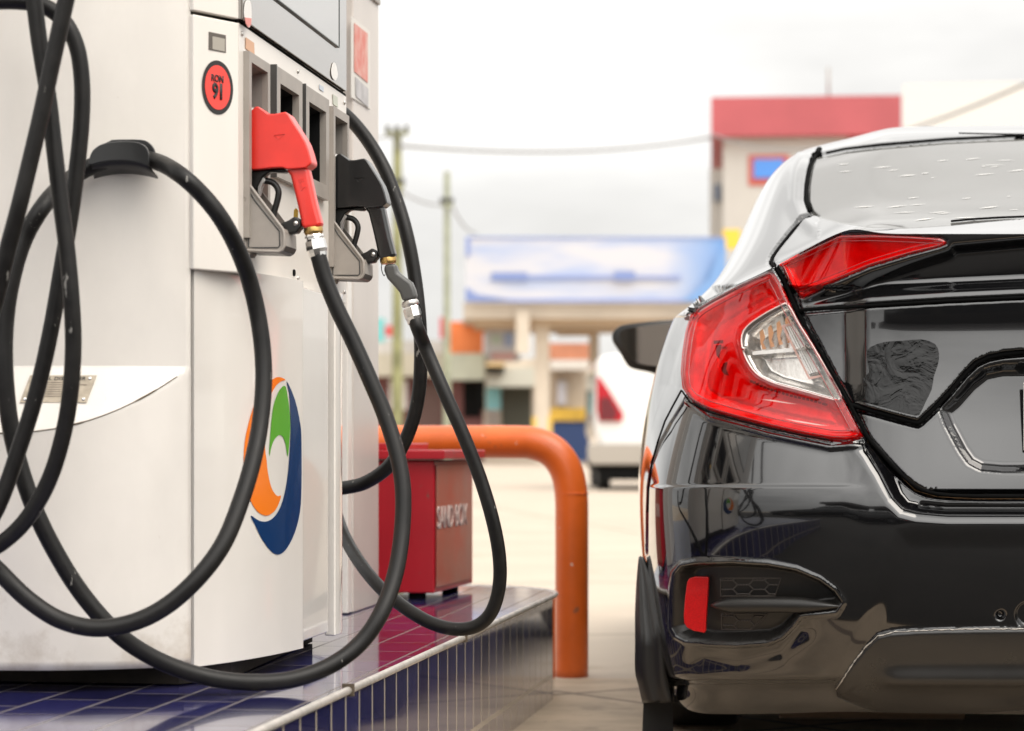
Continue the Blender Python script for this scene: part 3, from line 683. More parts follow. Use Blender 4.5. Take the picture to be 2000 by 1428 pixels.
# rubber window seals, and black tubes that darken the gaps
seal = M('seal_rubber', (.004, .004, .004), rough=.9, spec=.04)
def sealline(name, p, r, off, par, dd=7):
    q_ = [BV.ray_cast(EYE, ray(x, y).normalized()) for x, y in dens(p, False, dd)]; q_ = [h[0]+(h[1] if h[1].dot(h[0]-EYE) < 0 else -h[1])*off for h in q_ if h[0] is not None]; o_ = tube(name, q_, r, seal, par, sides=8); mirror_copy(o_, par); return o_
sealline('gap_line', [c for c in LIDL if c[0] < 2160], .0038, -.0045, lid)
sealline('window_seal', [(1594, 301), (1584, 318), (1578, 345), (1575, 372), (1576, 392), (1583, 411)], .0042, -.001, rw)
sealline('window_seal', [(1614, 298), (1650, 290), (1720, 282), (1850, 271), (2000, 264), (2100, 260), (2155, 257.5)], .0028, -.001, rw)
sealline('window_seal', [(1858, 432), (1900, 428), (1950, 425), (2000, 423), (2100, 421)], .0022, .0, rw)
sealline('window_seal', [(1590, 303), (1597, 299), (1600, 292)], .008, -.001, rw, 4)
sealline('panel_gap', SPLIT[:7], .0020, -.001, bumper)
sealline('panel_gap', [(1560, 606), (1600, 603), (1640, 601), (1700, 597), (1850, 588), (1998, 581), (2158, 578.5)], .0034, -.001, lid)
sealline('panel_gap', [(1333, 764), (1348, 786), (1381, 804), (1440, 821), (1506, 838), (1569, 851), (1620, 860)], .0018, .001, bumper)
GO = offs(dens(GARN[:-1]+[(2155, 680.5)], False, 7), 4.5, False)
sealline('garnish_shadow_strip', GO, .0045, -.0095, lid)  # black tube paints the undercut shade below the garnish edge
# dried water marks on the window, a blurred film patch on the boot lid
def vdecal(name, polys, mat, par, off):
    vs, fs = [], []
    for p in polys:
        o = len(vs); vs += [onskin(x, y, off) for x, y in p]; fs.append(tuple(range(o, o+len(p))))
    return mesh(name, vs, fs, mat, par)
random.seed(3); pl = []
for k_ in range(30):
    x_ = random.uniform(1640, 1990); y_ = random.choice([random.uniform(300, 350), random.uniform(330, 385), random.uniform(385, 436), random.uniform(395, 432)])
    w_ = random.uniform(8, 55); h_ = random.uniform(.25, .6); sl = -random.uniform(.02, .14)
    if y_ > 436-(x_-1850)*.06: continue
    pl.append([(x_-w_/2, y_-sl*w_/2), (x_-w_*.1, y_-h_), (x_+w_*.3, y_-h_*.7+sl*w_*.3), (x_+w_/2, y_+sl*w_/2), (x_+w_*.1, y_+h_)])
vdecal('water_marks', pl, M('dried_water', (.62, .61, .59), rough=.6), rw, .0009)['kind'] = 'stuff'
fp = [(1693, 690), (1700, 678), (1728, 668), (1760, 666), (1800, 663), (1826, 672), (1834, 690), (1832, 712), (1824, 735), (1820, 760), (1808, 785), (1798, 806), (1788, 812), (1740, 800), (1700, 789), (1672, 781), (1690, 765), (1684, 742), (1697, 728), (1694, 705)]
fm = M('film_patch', (.006, .006, .006), rough=.05, coat=.0, bump=.8, bscale=20); fm.node_tree.nodes['Principled BSDF'].inputs['IOR'].default_value = 1.38
for n_ in fm.node_tree.nodes:
    if n_.type == 'BUMP': n_.inputs['Distance'].default_value = .006
    if n_.type == 'TEX_NOISE': n_.inputs['Distortion'].default_value = 1.5
decal('film_patch', fp, PV, fm, lid, off=.0007, step=6, sm=2)
# number plate
plate = box('number_plate', c2w(0, .056, .705), (.157*cT, -.157*sT, 0), (.003*sT, .003*cT, 0), (0, 0, .065), M('plate_white', (.72, .71, .68), rough=.35), car, bevel=.002)
# rust-brown dusty seam along the bumper and scratched diffuser edge
seam = [onskin(x, y, .0004) for x, y in dens([(1697, 858), (1730, 895), (1765, 935), (1788, 958), (1830, 970), (1900, 974), (2150, 974)], False, 8)]
tube('bumper_edge', seam, .0006, M('worn_edge', (.32, .17, .07), rough=.6), bumper, sides=6)
ed = [onskin(x, y+random.uniform(-1, 1), .001) for x, y in dens([(1634, 1346), (1645, 1330), (1664, 1300), (1690, 1266), (1714, 1243), (1745, 1235), (1800, 1232), (1900, 1229), (2150, 1228)], False, 5)]
tube('scuffed_edge', ed, [random.uniform(.0004, .0016) for _ in ed], M('scuffed_plastic', (.45, .42, .38), rough=.5), bumper, sides=6)
# door mirrors
def mir(px, py, v): u, v, w = px_uvw(px, py, v); return Vector(c2w(u, v, w))
MO = [(1197, 655), (1203, 644), (1216, 636), (1250, 631), (1310, 626), (1340, 630), (1345, 690), (1320, 724), (1290, 727), (1255, 722), (1232, 716), (1222, 705), (1208, 682), (1199, 668)]
Nm = Vector((sT, cT, 0)); MP = mir(1250, 680, 2.72)
face = [hit(x, y, MP, Nm) for x, y in smooth_poly(MO, 3)]; cm_ = sum(face, Vector())/len(face)
vs = list(face); n = len(face)
rings = [(0, 1.0), (.03, 1.04), (.07, .98), (.11, .8), (.14, .45)]
vs = []; 
for dd, sc in rings: vs += [cm_+(p-cm_)*sc+Nm*dd for p in face]
fs = [tuple(range(n))[::-1]]+[(i*n+k, i*n+(k+1) % n, (i+1)*n+(k+1) % n, (i+1)*n+k) for i in range(len(rings)-1) for k in range(n)]+[tuple((len(rings)-1)*n+k for k in range(n))]
mh = mesh('wing_mirror', vs, fs, plastic, car); 
MG = [(1210, 656), (1216, 645), (1235, 640), (1300, 633), (1338, 636), (1340, 688), (1318, 715), (1262, 713), (1240, 706), (1228, 692), (1216, 672)]
mg = cut('mirror_glass', MG, MP-Nm*.004, (Nm+Vector((.10, 0, .06))).normalized(), .003, M('mirror_glass', (.33, .31, .29), rough=.03, metal=1), mh, sm=3)
m2 = mirror_copy(mh, car); mirror_copy(mg, m2)
# stalk joining mirror and door
for sg in (1, -1):
    a = Vector(c2w(-.93*sg, 2.80, .90)); b = Vector(c2w(-.78*sg, 2.84, .85)); tube('mirror_arm', [a, b], .022, plastic, mh if sg > 0 else m2, sides=10)
# side skirt / wheel-arch blade behind the bumper corner
for sg in (1, -1):
    L_ = [(1250, 1088), (1246, 1130), (1243, 1190), (1243, 1250), (1243, 1310), (1250, 1340), (1257, 1372)]
    R_ = [(1254, 1090), (1266, 1120), (1279, 1165), (1291, 1215), (1297, 1265), (1300, 1315), (1312, 1372)]
    vs, fs = [], []
    for ri, (l, r) in enumerate(zip(smooth_poly(L_, 4, False), smooth_poly(R_, 4, False))):
        kt = min(1, .08+ri/13)
        m_ = ((l[0]*.6+r[0]*.4), l[1]); w_ = r[0]-l[0]
        for (x_, y_, v_) in ((l[0]+2, l[1], .62), (l[0]+.5, l[1], .56), (l[0], l[1], .50), (l[0]+w_*.2, l[1], .445), (l[0]+w_*.42, l[1], .425), (l[0]+w_*.6, l[1], .435), (l[0]+w_*.8, l[1], .405), (r[0], r[1], .40), (r[0]+2, r[1], .45)):
            u_, vv_, ww_ = px_uvw(x_, y_, .54+(v_-.54)*kt); vs.append(c2w(u_*sg, vv_, ww_))
    k = 9
    for i in range(len(vs)//k-1):
        for j in range(k-1): fs.append((i*k+j, i*k+j+1, (i+1)*k+j+1, (i+1)*k+j))
    o = mesh('arch_trim', vs, fs, pocket_m, car); s_ = o.modifiers.new('t', 'SOLIDIFY'); s_.thickness = .003
for sg in (1, -1):
    q = [px_uvw(x, y, .62) for x, y in ((1257, 1362), (1312, 1362), (1316, 1440), (1300, 1462), (1262, 1462), (1254, 1440))]
    slab('mud_flap', [Vector(c2w(a*sg, b, c_)) for a, b, c_ in q], Vector((sT, cT, 0)), .008, rubber_tyre, car)
for sg in (1, -1): box('arch_liner', c2w(-.80*sg, .60, .20), (.07*cT, -.07*sT, 0), (.01*sT, .01*cT, 0), (0, 0, .09), black, car)
# underside, exhaust, wheels, wells
box('underbody', c2w(0, 2.4, .175), (.66*cT, -.66*sT, 0), (1.95*sT, 1.95*cT, 0), (0, 0, .055), black, car)
box('inner_wall', c2w(0, .50, .42), (.70*cT, -.70*sT, 0), (.01*sT, .01*cT, 0), (0, 0, .2), black, car)
ex_ = M('exhaust_metal', (.12, .09, .07), rough=.5, metal=.8)
lathe('silencer', c2w(-.62, .42, .16), c2w(-.22, .42, .16), [(0, .03), (.03, .075), (.97, .075), (1, .03)], ex_, car)
tube('tail_pipe', [c2w(-.45, .5, .2), c2w(-.46, .4, .19), c2w(-.47, .3, .185)], .022, ex_, car, sides=16)
tube('subframe', [c2w(-.7, .75, .25), c2w(-.3, .7, .2), c2w(.3, .7, .2), c2w(.7, .75, .25)], .03, ex_, car, sides=10)
rimm = M('alloy_rim', (.45, .45, .46), rough=.25, metal=1)
def wheel(u, v):
    c = Vector(c2w(u, v, .32)); ax = Vector((cT, -sT, 0)); 
    t = lathe('wheel', c-ax*.11, c+ax*.11, [(0, .23), (.03, .29), (.12, .315), (.25, .32), (.75, .32), (.88, .315), (.97, .29), (1, .23)], rubber_tyre, car, sides=48)
    s_ = -1 if u < 0 else 1
    vs, fs = [], []
    lathe('rim', c+ax*s_*.085, c+ax*s_*.108, [(0, .225), (1, .228)], rimm, t, sides=40)
    for k in range(5):
        a = k*2*math.pi/5; r0 = Vector((0, 0, 1)); r1 = Vector((sT, cT, 0))
        dr = r0*math.cos(a)+r1*math.sin(a)
        box('spoke', c+ax*s_*.112+dr*.12, dr*.1, dr.cross(ax)*.02, ax*.006, M('spoke_metal', (.5, .5, .5), rough=.25, metal=1) if k == 0 and u < 0 and v < 2 else rimm, t, bevel=.003)
for u in (-.772, .772):
    for v in (1.04, 3.7): wheel(u, v)
for v in (1.04, 3.7):
    for sg in (-1, 1):
        a = [c2w(sg*.5, v+.36*math.cos(q), .31+.36*math.sin(q)) for q in np.linspace(-.3, math.pi+.3, 20)]; b = [c2w(sg*.885, v+.37*math.cos(q), .31+.37*math.sin(q)) for q in np.linspace(-.3, math.pi+.3, 20)]
        mesh('wheel_well', a+b, [(i, i+1, 21+i, 20+i) for i in range(19)], black, body)
# ================================================================== FUEL DISPENSER
A = Vector((-.436, 3.87, 0)); d = Vector((.139, .9903, 0)); n = Vector((.9903, -.139, 0)); UZ = Vector((0, 0, 1))
def fw(t, o, z): return A+d*t+n*o+UZ*z
J = Vector((-.4975, 3.79, 0)); E = A.copy()
disp_ = thing('fuel_dispenser', 'white fuel dispenser with RON 91 sticker and round orange green navy emblem', 'fuel pump', (-.75, 4.2, .27))
def sheet(name, path, z0, z1, th, mat, parent, sm=6, bevel=.002, topz=None):
    P = [Vector((*p, 0)) for p in (smooth_poly(path, sm, False) if sm else path)]; k = len(P); inn = []
    for i in range(k):
        T = (P[min(i+1, k-1)]-P[max(i-1, 0)]).normalized(); inn.append(P[i]+Vector((-T.y, T.x, 0))*th)
    vs = [p+UZ*z0 for p in P]+[p+UZ*z1 for p in P]+[p+UZ*z1 for p in inn]+[p+UZ*z0 for p in inn]
    fs = []
    for i in range(k-1):
        for a in range(4): b = (a+1) % 4; fs.append((a*k+i, a*k+i+1, b*k+i+1, b*k+i))
    fs += [(0, k, 2*k, 3*k), (k-1, 2*k-1, 3*k-1, 4*k-1)]
    o = mesh(name, vs, fs, mat, parent)
    bm = bmesh.new(); bm.from_mesh(o.data); bmesh.ops.recalc_face_normals(bm, faces=bm.faces); bm.to_mesh(o.data); bm.free()
    if bevel: bev(o, bevel, 3, 35)
    return o
# --- core behind the panels
Lc = Vector((-1.07, 3.872, 0))
core = [J+Vector((-.004, .02, 0)), E+Vector((-.03, .02, 0)), fw(.80, -.075, 0), fw(.84, -.14, 0), fw(.84, -.60, 0), Lc+Vector((.02, .02, 0))]
slab('inner_frame', [p+UZ*.33 for p in core], UZ, 1.80, M('frame_grey', (.16, .15, .13), rough=.6), disp_, both=False)
slab('plinth', [p*1+UZ*.272 for p in [J+Vector((-.03, .05, 0)), E+Vector((-.02, .07, 0)), fw(.80, -.06, 0), fw(.84, -.6, 0), Lc+Vector((.05, .05, 0))]], UZ, .06, M('plinth_dark', (.03, .022, .016), rough=.8, var=.5, vscale=30), disp_, both=False)
# --- end panel, bulging, with the slanted facet
outv = Vector((-.139*-1*-1, -.9903, 0)); outv = -d
vs = []; na, zs_ = 70, list(np.linspace(.305, .60, 22))+list(np.linspace(.605, .80, 60))+list(np.linspace(.83, 2.10, 30))
Jp = Vector((-.5035, 3.798, 0))
for z in zs_:
    for i in range(na+1):
        a = i/na; base = Lc.lerp(Jp, a); q = 1-abs(2*a-1)**2.2; up_ = .058*q; e = .058*(1-abs(2*a-1)**2.6)
        ex_z = min(max((.772-z)*.56, 0), e); low = .006*max(0, (.42-z)/.12)**2*q
        vs.append(base+outv*(up_+ex_z-low)+UZ*z)
k = na+1
fs = [(i*k+j, i*k+j+1, (i+1)*k+j+1, (i+1)*k+j) for i in range(len(zs_)-1) for j in range(na)]
endp = mesh('end_panel', vs, fs, M('white_enamel_worn', (.76, .715, .655), rough=.3, var=.10, vscale=5, coat=.3, coat_rough=.15, stretch=(1, 1, .6)), disp_)
ew = bpy.data.materials['white_enamel_worn']; scuffs(ew, 26, .70, (.34, .26, .18), (1, 1, .4), .1)
t = ew.node_tree; b = t.nodes['Principled BSDF']; g = nn('ShaderNodeNewGeometry', t); sx = nn('ShaderNodeSeparateXYZ', t); t.links.new(g.outputs['Position'], sx.inputs[0])
mr = nn('ShaderNodeMapRange', t); mr.inputs[1].default_value = .46; mr.inputs[2].default_value = .30; mr.inputs[3].default_value = -.12; mr.inputs[4].default_value = .16; t.links.new(sx.outputs[2], mr.inputs[0])
nz_ = nn('ShaderNodeTexNoise', t); nz_.inputs['Scale'].default_value = 9; nz_.inputs['Detail'].default_value = 8; nz_.inputs['Roughness'].default_value = .7; t.links.new(g.outputs['Position'], nz_.inputs[0])
ad = nn('ShaderNodeMath', t, operation='ADD'); t.links.new(mr.outputs[0], ad.inputs[0]); t.links.new(nz_.outputs[0], ad.inputs[1])
m2_ = nn('ShaderNodeMapRange', t); m2_.inputs[1].default_value = .54; m2_.inputs[2].default_value = .80; m2_.inputs[4].default_value = .6; t.links.new(ad.outputs[0], m2_.inputs[0])
x = nn('ShaderNodeMix', t, data_type='RGBA'); t.links.new(b.inputs['Base Color'].links[0].from_socket, x.inputs[6]); x.inputs[7].default_value = (.33, .25, .17, 1); t.links.new(m2_.outputs[0], x.inputs[0]); t.links.new(x.outputs[2], b.inputs['Base Color'])
sf = endp.modifiers.new('thick', 'SOLIDIFY'); sf.thickness = .004; sf.offset = 0
bm = bmesh.new(); bm.from_mesh(endp.data)
for e in bm.edges:
    if len(e.link_faces) == 2 and e.link_faces[0].normal.angle(e.link_faces[1].normal, 0) > math.radians(14): e.smooth = False
bm.to_mesh(endp.data); bm.free()
EB = bvh_of(endp)
def onb(B, px, py, off=0):
    q = ray(px, py).normalized(); h = B.ray_cast(EYE, q); nm = h[1] if h[1].dot(q) < 0 else -h[1]; return h[0]+nm*off
arc = [(2, 846), (60, 848), (110, 846), (160, 838), (210, 824), (260, 801), (300, 778), (335, 752), (360, 734), (373, 722)]
# seam along the facet's foot: traced on the panel itself
sm_ = []
for i in range(2, na-1):
    a = i/na; base = Lc.lerp(Jp, a); q = 1-abs(2*a-1)**2.2; e = .058*(1-abs(2*a-1)**2.6); sm_.append(base+outv*(.058*q+e+.0022)+UZ*(.772-e/.56))
tube('panel_seam', sm_, [.0009 if (k_//3) % 4 else .0016 for k_ in range(len(sm_))], M('seam_dirt', (.12, .09, .06), rough=.9), disp_, sides=6)
# --- upper corner + face
sheet('corner_panel', [(J.x, J.y), (E.x+.0005, E.y)], .925, 1.324, .012, white, disp_, sm=0, bevel=.003)
CB = None
holes = [(.045, .155, 1.0, 1.268), (.235, .375, 1.128, 1.262), (.455, .595, 1.128, 1.262), (.685, .795, 1.0, 1.268)]
def rectmesh(name, t0, t1, z0, z1, o, holes, mat, parent):
    V_ = [Vector((t0, z0)), Vector((t1, z0)), Vector((t1, z1)), Vector((t0, z1))]; Ed = [(0, 1), (1, 2), (2, 3), (3, 0)]
    for h in holes:
        b = len(V_); V_ += [Vector((h[0], h[2])), Vector((h[1], h[2])), Vector((h[1], h[3])), Vector((h[0], h[3]))]; Ed += [(b, b+1), (b+1, b+2), (b+2, b+3), (b+3, b)]
    r = delaunay_2d_cdt(V_, Ed, [], 1, 1e-6); F_ = []
    for f in r[2]:
        cx_ = sum(r[0][i].x for i in f)/len(f); cz_ = sum(r[0][i].y for i in f)/len(f)
        if not any(h[0] < cx_ < h[1] and h[2] < cz_ < h[3] for h in holes): F_.append(tuple(f))
    ob = mesh(name, [fw(v.x, o, v.y) for v in r[0]], F_, mat, parent, smooth=False)
    s_ = ob.modifiers.new('t', 'SOLIDIFY'); s_.thickness = .006; s_.offset = 1 if False else -1
    return ob
facep = rectmesh('face_panel', .0, .83, .925, 1.324, 0, holes, white, disp_)
sheet('far_corner_panel', [tuple(fw(.832, 0, 0)[:2]), tuple(fw(.90, -.075, 0)[:2])], .925, 1.324, .012, white, disp_, sm=0)
def recess(name, h, depth, mat, parent, taper=.0, frame=None, fmat=None):
    t0, t1, z0, z1 = h; g = taper
    a = [fw(t0, 0, z0), fw(t1, 0, z0), fw(t1, 0, z1), fw(t0, 0, z1)]; b = [fw(t0+g, -depth, z0+g), fw(t1-g, -depth, z0+g), fw(t1-g, -depth, z1-g*2), fw(t0+g, -depth, z1-g*2)]
    o = mesh(name, a+b, [(0, 1, 5, 4), (1, 2, 6, 5), (2, 3, 7, 6), (3, 0, 4, 7), (4, 5, 6, 7)], mat, parent, smooth=False)
    return o
def frame(name, h, wd, pr, mat, parent, o0=0, bottom=True):
    t0, t1, z0, z1 = h
    bars = [(t0-wd, t0, z0-wd, z1+wd), (t1, t1+wd, z0-wd, z1+wd), (t0, t1, z1, z1+wd)]+([(t0, t1, z0-wd, z0)] if bottom else [])
    vs, fs = [], []
    for a, b, c, e in bars:
        k_ = len(vs); vs += [fw(t, o, z) for o in (o0, o0+pr) for t, z in ((a, c), (b, c), (b, e), (a, e))]
        fs += [tuple(k_+i for i in f) for f in ((0, 1, 2, 3), (4, 7, 6, 5), (0, 4, 5, 1), (1, 5, 6, 2), (2, 6, 7, 3), (3, 7, 4, 0))]
    ob = mesh(name, vs, fs, mat, parent, smooth=False)
    bm = bmesh.new(); bm.from_mesh(ob.data); bmesh.ops.recalc_face_normals(bm, faces=bm.faces); bm.to_mesh(ob.data); bm.free()
    return ob
for h in holes[1:3]:
    fr_ = frame('blank_holder', h, .026, .012, grey_pl, disp_, 0)
    recess('recess', h, .075, black, fr_, .012)
    slab('tilted_pocket', [fw(h[0]+.004, -.004, h[2]+.002), fw(h[1]-.004, -.004, h[2]+.002), fw(h[1]-.012, -.07, h[3]-.045), fw(h[0]+.008, -.07, h[3]-.045)], (fw(0, 0, 1)-fw(0, -.066, .91)).cross(d).normalized(), .002, grey_dk, fr_)
    slab('side_cheek', [fw(h[0]-.0275, -.001, h[2]-.028), fw(h[0]-.0275, .0125, h[2]-.028), fw(h[0]-.0275, .0125, h[3]+.028), fw(h[0]-.0275, -.001, h[3]+.028)], d, .003, grey_dk, fr_)
def holder(sh):
    h = holes[0]; h = (h[0]+sh, h[1]+sh, h[2], h[3])
    f = frame('nozzle_holder', h, .016, .010, grey_pl, disp_, 0)
    recess('recess', h, .07, M('holder_inner', (.20, .18, .16), rough=.5) if sh == 0 else bpy.data.materials['holder_inner'], f, .01)
    S_ = d*sh; P1 = fw(.040, 0, 0); P2 = fw(.118, 0, 0)
    side = [(480, 345), (484, 357), (552, 447), (555, 455), (556, 480), (552, 488), (545, 492), (484, 490), (479, 486)]
    inn = [(486, 372), (498, 392), (546, 452), (547, 480), (543, 484), (500, 484), (486, 483)]
    near = [hit(x, y, P1, d)+S_ for x, y in side]; 
    slab('cheek', near, d, .003, grey_pl, f, bevel=.001)
    rim = near+[near[0]]; tube('cheek_rim', [p-d*.002 for p in rim], .0026, grey_pl, f, sides=8)
    pan = [hit(x, y, P1, d)+S_ for x, y in inn]; tube('cheek_groove', [p-d*.0016 for p in pan+[pan[0]]], .0012, grey_dk, f, sides=6)
    far = [p+d*.078 for p in near]; slab('cheek', far, d, .003, grey_pl, f, bevel=.001)
    # front lip and floor
    for i, (a, b) in enumerate(((3, 4), (4, 5), (5, 6), (6, 7), (2, 3))):
        q = [near[a], near[b], far[b], far[a]]; nm_ = (near[b]-near[a]).cross(d).normalized(); slab('lip' if i < 4 else 'lip', q, nm_, .003, grey_pl if i in (0, 4) else grey_dk, f)
    lathe('drain_nut', hit(492, 492, fw(.08, 0, 0), d)+S_, hit(492, 504, fw(.08, 0, 0), d)+S_, [(0, .008), (.6, .008), (.7, .006), (1, .005)], grey_pl, f, sides=6, flat=True)
    return f
holder(0); holder(.64)
# --- display module above the seam
sheet('display_corner', [(J.x, J.y), (E.x+.0005, E.y)], 1.330, 2.08, .012, white, disp_, sm=0, bevel=.002)
dgm = M('silver_display_glass', (.24, .215, .19), rough=.05, metal=.35, coat=1, coat_rough=.02)
dg = slab('display_panel', [fw(.0, .003, 1.330), fw(.80, .003, 1.330), fw(.80, .003, 2.08), fw(.0, .003, 2.08)], n, .008, dgm, disp_, bevel=.001)
slab('display_window', [fw(.10, .009, 1.402), fw(.715, .009, 1.402), fw(.715, .009, 2.0), fw(.10, .009, 2.0)], n, .003, M('window_glass', (.30, .29, .275), rough=.03, coat=1, metal=.2), dg)
frame('window_edge', (.10, .715, 1.402, 2.0), .0018, .0085, M('dark_green_edge', (.02, .03, .026), rough=.3), dg, .003)
sheet('display_far_corner', [tuple(fw(.802, .004, 0)[:2]), tuple(fw(.84, -.03, 0)[:2]), tuple(fw(.86, -.09, 0)[:2])], 1.330, 2.08, .01, white, disp_, sm=3)
slab('shadow_gap', [fw(.0, -.004, 1.3245), fw(.83, -.004, 1.3245), fw(.83, -.004, 1.3295), fw(.0, -.004, 1.3295)], n, .006, black, disp_)
def facecut(name, poly, mat, parent, off=.0012, sm=0, P=None): return cut(name, poly, P or fw(0, off, 0), n, .0008, mat, parent, sm=sm)
facecut('round_label', [(477, 20), (479, 5), (484, 0), (489, 4), (491, 20), (491, 40), (489, 50), (485, 54), (480, 45), (477, 32)], lg_wh, dg, sm=3, P=fw(0, .0085, 0))
facecut('round_label', [(478, 34), (491, 36), (490, 48), (485, 54), (480, 46)], M('pale_red', (.7, .25, .22), rough=.5), dg, P=fw(0, .0098, 0))
facecut('round_label', [(647, 140), (650, 124), (655, 124), (659, 140), (659, 150), (655, 157), (649, 152)], lg_wh, dg, sm=3, P=fw(0, .0085, 0))
facecut('price_sticker', [(480, 73), (496, 84), (497, 108), (480, 95)], M('tan_sticker', (.62, .36, .22), rough=.5), facep)
facecut('price_sticker', [(650, 184), (659, 190), (660, 210), (651, 204)], M('pale_sticker', (.5, .52, .44), rough=.5), facep)
facecut('price_sticker', [(624, 165), (632, 170), (632, 180), (624, 174)], M('blue_sticker', (.5, .55, .62), rough=.5), facep)
lathe('lock_bolt', hit(572, 533, fw(0, -.001, 0), n), hit(572, 533, fw(0, -.001, 0), n)+n*.004, [(0, .006), (1, .006)], black, disp_)
# --- RON 91 sticker and the little window on the corner
CP = J.lerp(E, .5); CNn = Vector((.083, -.061, 0)).normalized(); ux = (E-J).normalized()
c0 = hit(425, 171, CP, CNn)
def ell(rx, ry, cx=425, cy=171, n_=48, tilt=0): return [(cx+rx*math.cos(2*math.pi*i/n_)+tilt*ry*math.sin(2*math.pi*i/n_), cy+ry*math.sin(2*math.pi*i/n_)) for i in range(n_)]
rs = cut('grade_sticker', ell(30, 53, tilt=.05), CP+CNn*.0008, CNn, .0008, st_blk, disp_)
cut('grade_sticker_face', ell(24.5, 43.5, tilt=.05), CP+CNn*.0014, CNn, .0008, st_red, rs)
rz = ux*.80+UZ*-.02
text('lettering', 'RON', hit(424.5, 154, CP+CNn*.0022, CNn), ux*.86+UZ*-.0, UZ, .0150, st_blk, rs, .0003, bold=.0006)
text('lettering', '91', hit(426, 180, CP+CNn*.0022, CNn), ux*.80, UZ, .033, st_blk, rs, .0003, bold=.0016)
q = [hit(x, y, CP+CNn*.0006, CNn) for x, y in ((408, 62), (441, 69), (441, 104), (408, 97))]
slab('peep_window', q, CNn, .0008, M('peep_glass', (.10, .085, .07), rough=.25), disp_)
qq = [hit(x, y, CP+CNn*.0012, CNn) for x, y in ((415, 71), (439, 76), (439, 101), (415, 96))]; slab('peep_label', qq, CNn, .0006, M('peep_inner', (.36, .33, .28), rough=.3), disp_)
# screws and locks
for t_, z_ in ((.02, 1.31), (.02, .945), (.81, 1.31), (.81, .945), (.415, 1.31), (.415, .945), (.20, 1.07)):
    lathe('screw', fw(t_, 0, z_), fw(t_, .003, z_), [(0, .0042), (.5, .0042), (1, .002)], steel, facep, sides=12)
lathe('key_lock', fw(.24, .0, 1.02), fw(.24, .006, 1.02), [(0, .011), (.7, .011), (1, .009)], chrome, facep, sides=20)
# --- lower curved corner panel with the emblem, door, far corner
low = [(-.4985, 3.806), (-.476, 3.848), (-.452, 3.893), (-.42, 3.965), (-.389, 4.052), (-.362, 4.150), (-.3585, 4.168)]
lp = sheet('lower_corner_panel', low, .302, .932, .02, white_glossy, disp_, sm=8, bevel=.004)
slab('ledge', [p+UZ*.918 for p in (J+Vector((.0, .018, 0)), Vector((-.452, 3.895, 0)), Vector((-.389, 4.055, 0)), Vector((-.364, 4.16, 0)), fw(.30, -.02, 0), fw(0.02, -.02, 0))], UZ, .013, white, disp_, both=False)
LPB = BVHTree.FromPolygons([v.co.copy() for v in lp.data.vertices], [tuple(p.vertices) for p in lp.data.polygons])
NAVY = [(559, 744), (575, 780), (586, 830), (590.5, 870), (590, 950), (585, 1000), (575, 1040), (560, 1070), (545, 1083), (530, 1078), (512, 1055), (497, 1025), (489, 1007), (505, 1017), (522, 1018), (537, 1007), (549, 985), (557, 955), (562, 920), (565, 880), (567, 840), (566, 800), (564, 770)]
ORAN = [(557, 742), (545, 736.5), (533, 740), (515, 757), (498, 785), (485, 825), (477, 865), (475, 905), (477, 935), (484, 965), (492, 985), (503, 1000), (516, 1007), (527, 1005), (538, 995), (545, 980), (548, 968), (541, 969), (533, 960), (527, 945), (522, 920), (520, 900), (517, 875), (517, 840), (520, 805), (527, 775), (537, 755), (548, 745)]
GREE = [(557, 755), (549, 757), (541, 770), (534, 790), (530, 815), (527, 850), (525, 880), (526, 890), (529, 874), (535, 859), (544, 850), (552, 854), (557, 868), (561, 892), (564, 868), (566, 835), (565, 805), (562, 780)]
NAVY = [(min(x, 588), y) for x, y in NAVY]
for nm_, pl, mt in (('emblem_navy', NAVY, lg_nv), ('emblem_orange', ORAN, lg_or), ('emblem_green', GREE, lg_gr)):
    decal(nm_, pl, LPB, mt, lp, off=.0009, step=5, sm=3)
slab('door_panel', [fw(.315, .012, .31), fw(.545, .012, .31), fw(.545, .012, .925), fw(.315, .012, .925)], n, .03, white_glossy, disp_, bevel=.004)
slab('door_gap_strip', [fw(.298, .004, .31), fw(.316, .004, .31), fw(.316, .004, .92), fw(.298, .004, .92)], n, .01, M('mottled_gap', (.5, .42, .32), rough=.7, var=.5, vscale=14), disp_)  # mottled tan strip in the gap beside the door
far = [tuple((fw(.86-t_, o_, 0))[:2]) for t_, o_ in ((.29, .034), (.25, .036), (.19, .026), (.10, -.002), (.02, -.04), (-.05, -.078))]
sheet('lower_corner_panel', far, .302, .932, .02, white_glossy, disp_, sm=8, bevel=.004)
# nameplate on the slanted facet (clear of the hoses)
npp = [onb(EB, x, y, .0040) for x, y in ((60, 736), (189, 736), (169, 789), (40, 789))]
nN = (npp[1]-npp[0]).cross(npp[3]-npp[0]).normalized(); nN = -nN if nN.y > 0 else nN
plm = M('nameplate_metal', (.42, .36, .28), rough=.4, metal=.5, var=.25, vscale=60)
pl_ = slab('nameplate', npp, nN, .0012, plm, disp_)
uxp = (npp[1]-npp[0]).normalized(); uyp = (npp[0]-npp[3]); uyp = (uyp-nN*uyp.dot(nN)).normalized(); cpl = sum(npp, Vector())/4
Hh = (npp[0]-npp[3]).length; ushear = (npp[0]-npp[3]).normalized()
text('lettering', 'FUEL DISPENSER', cpl+ushear*Hh*.37+nN*.0013, uxp*1.25, uyp, .0082, st_blk, pl_, .0002)
linm = M('engraved_lines', (.17, .13, .10), rough=.6)
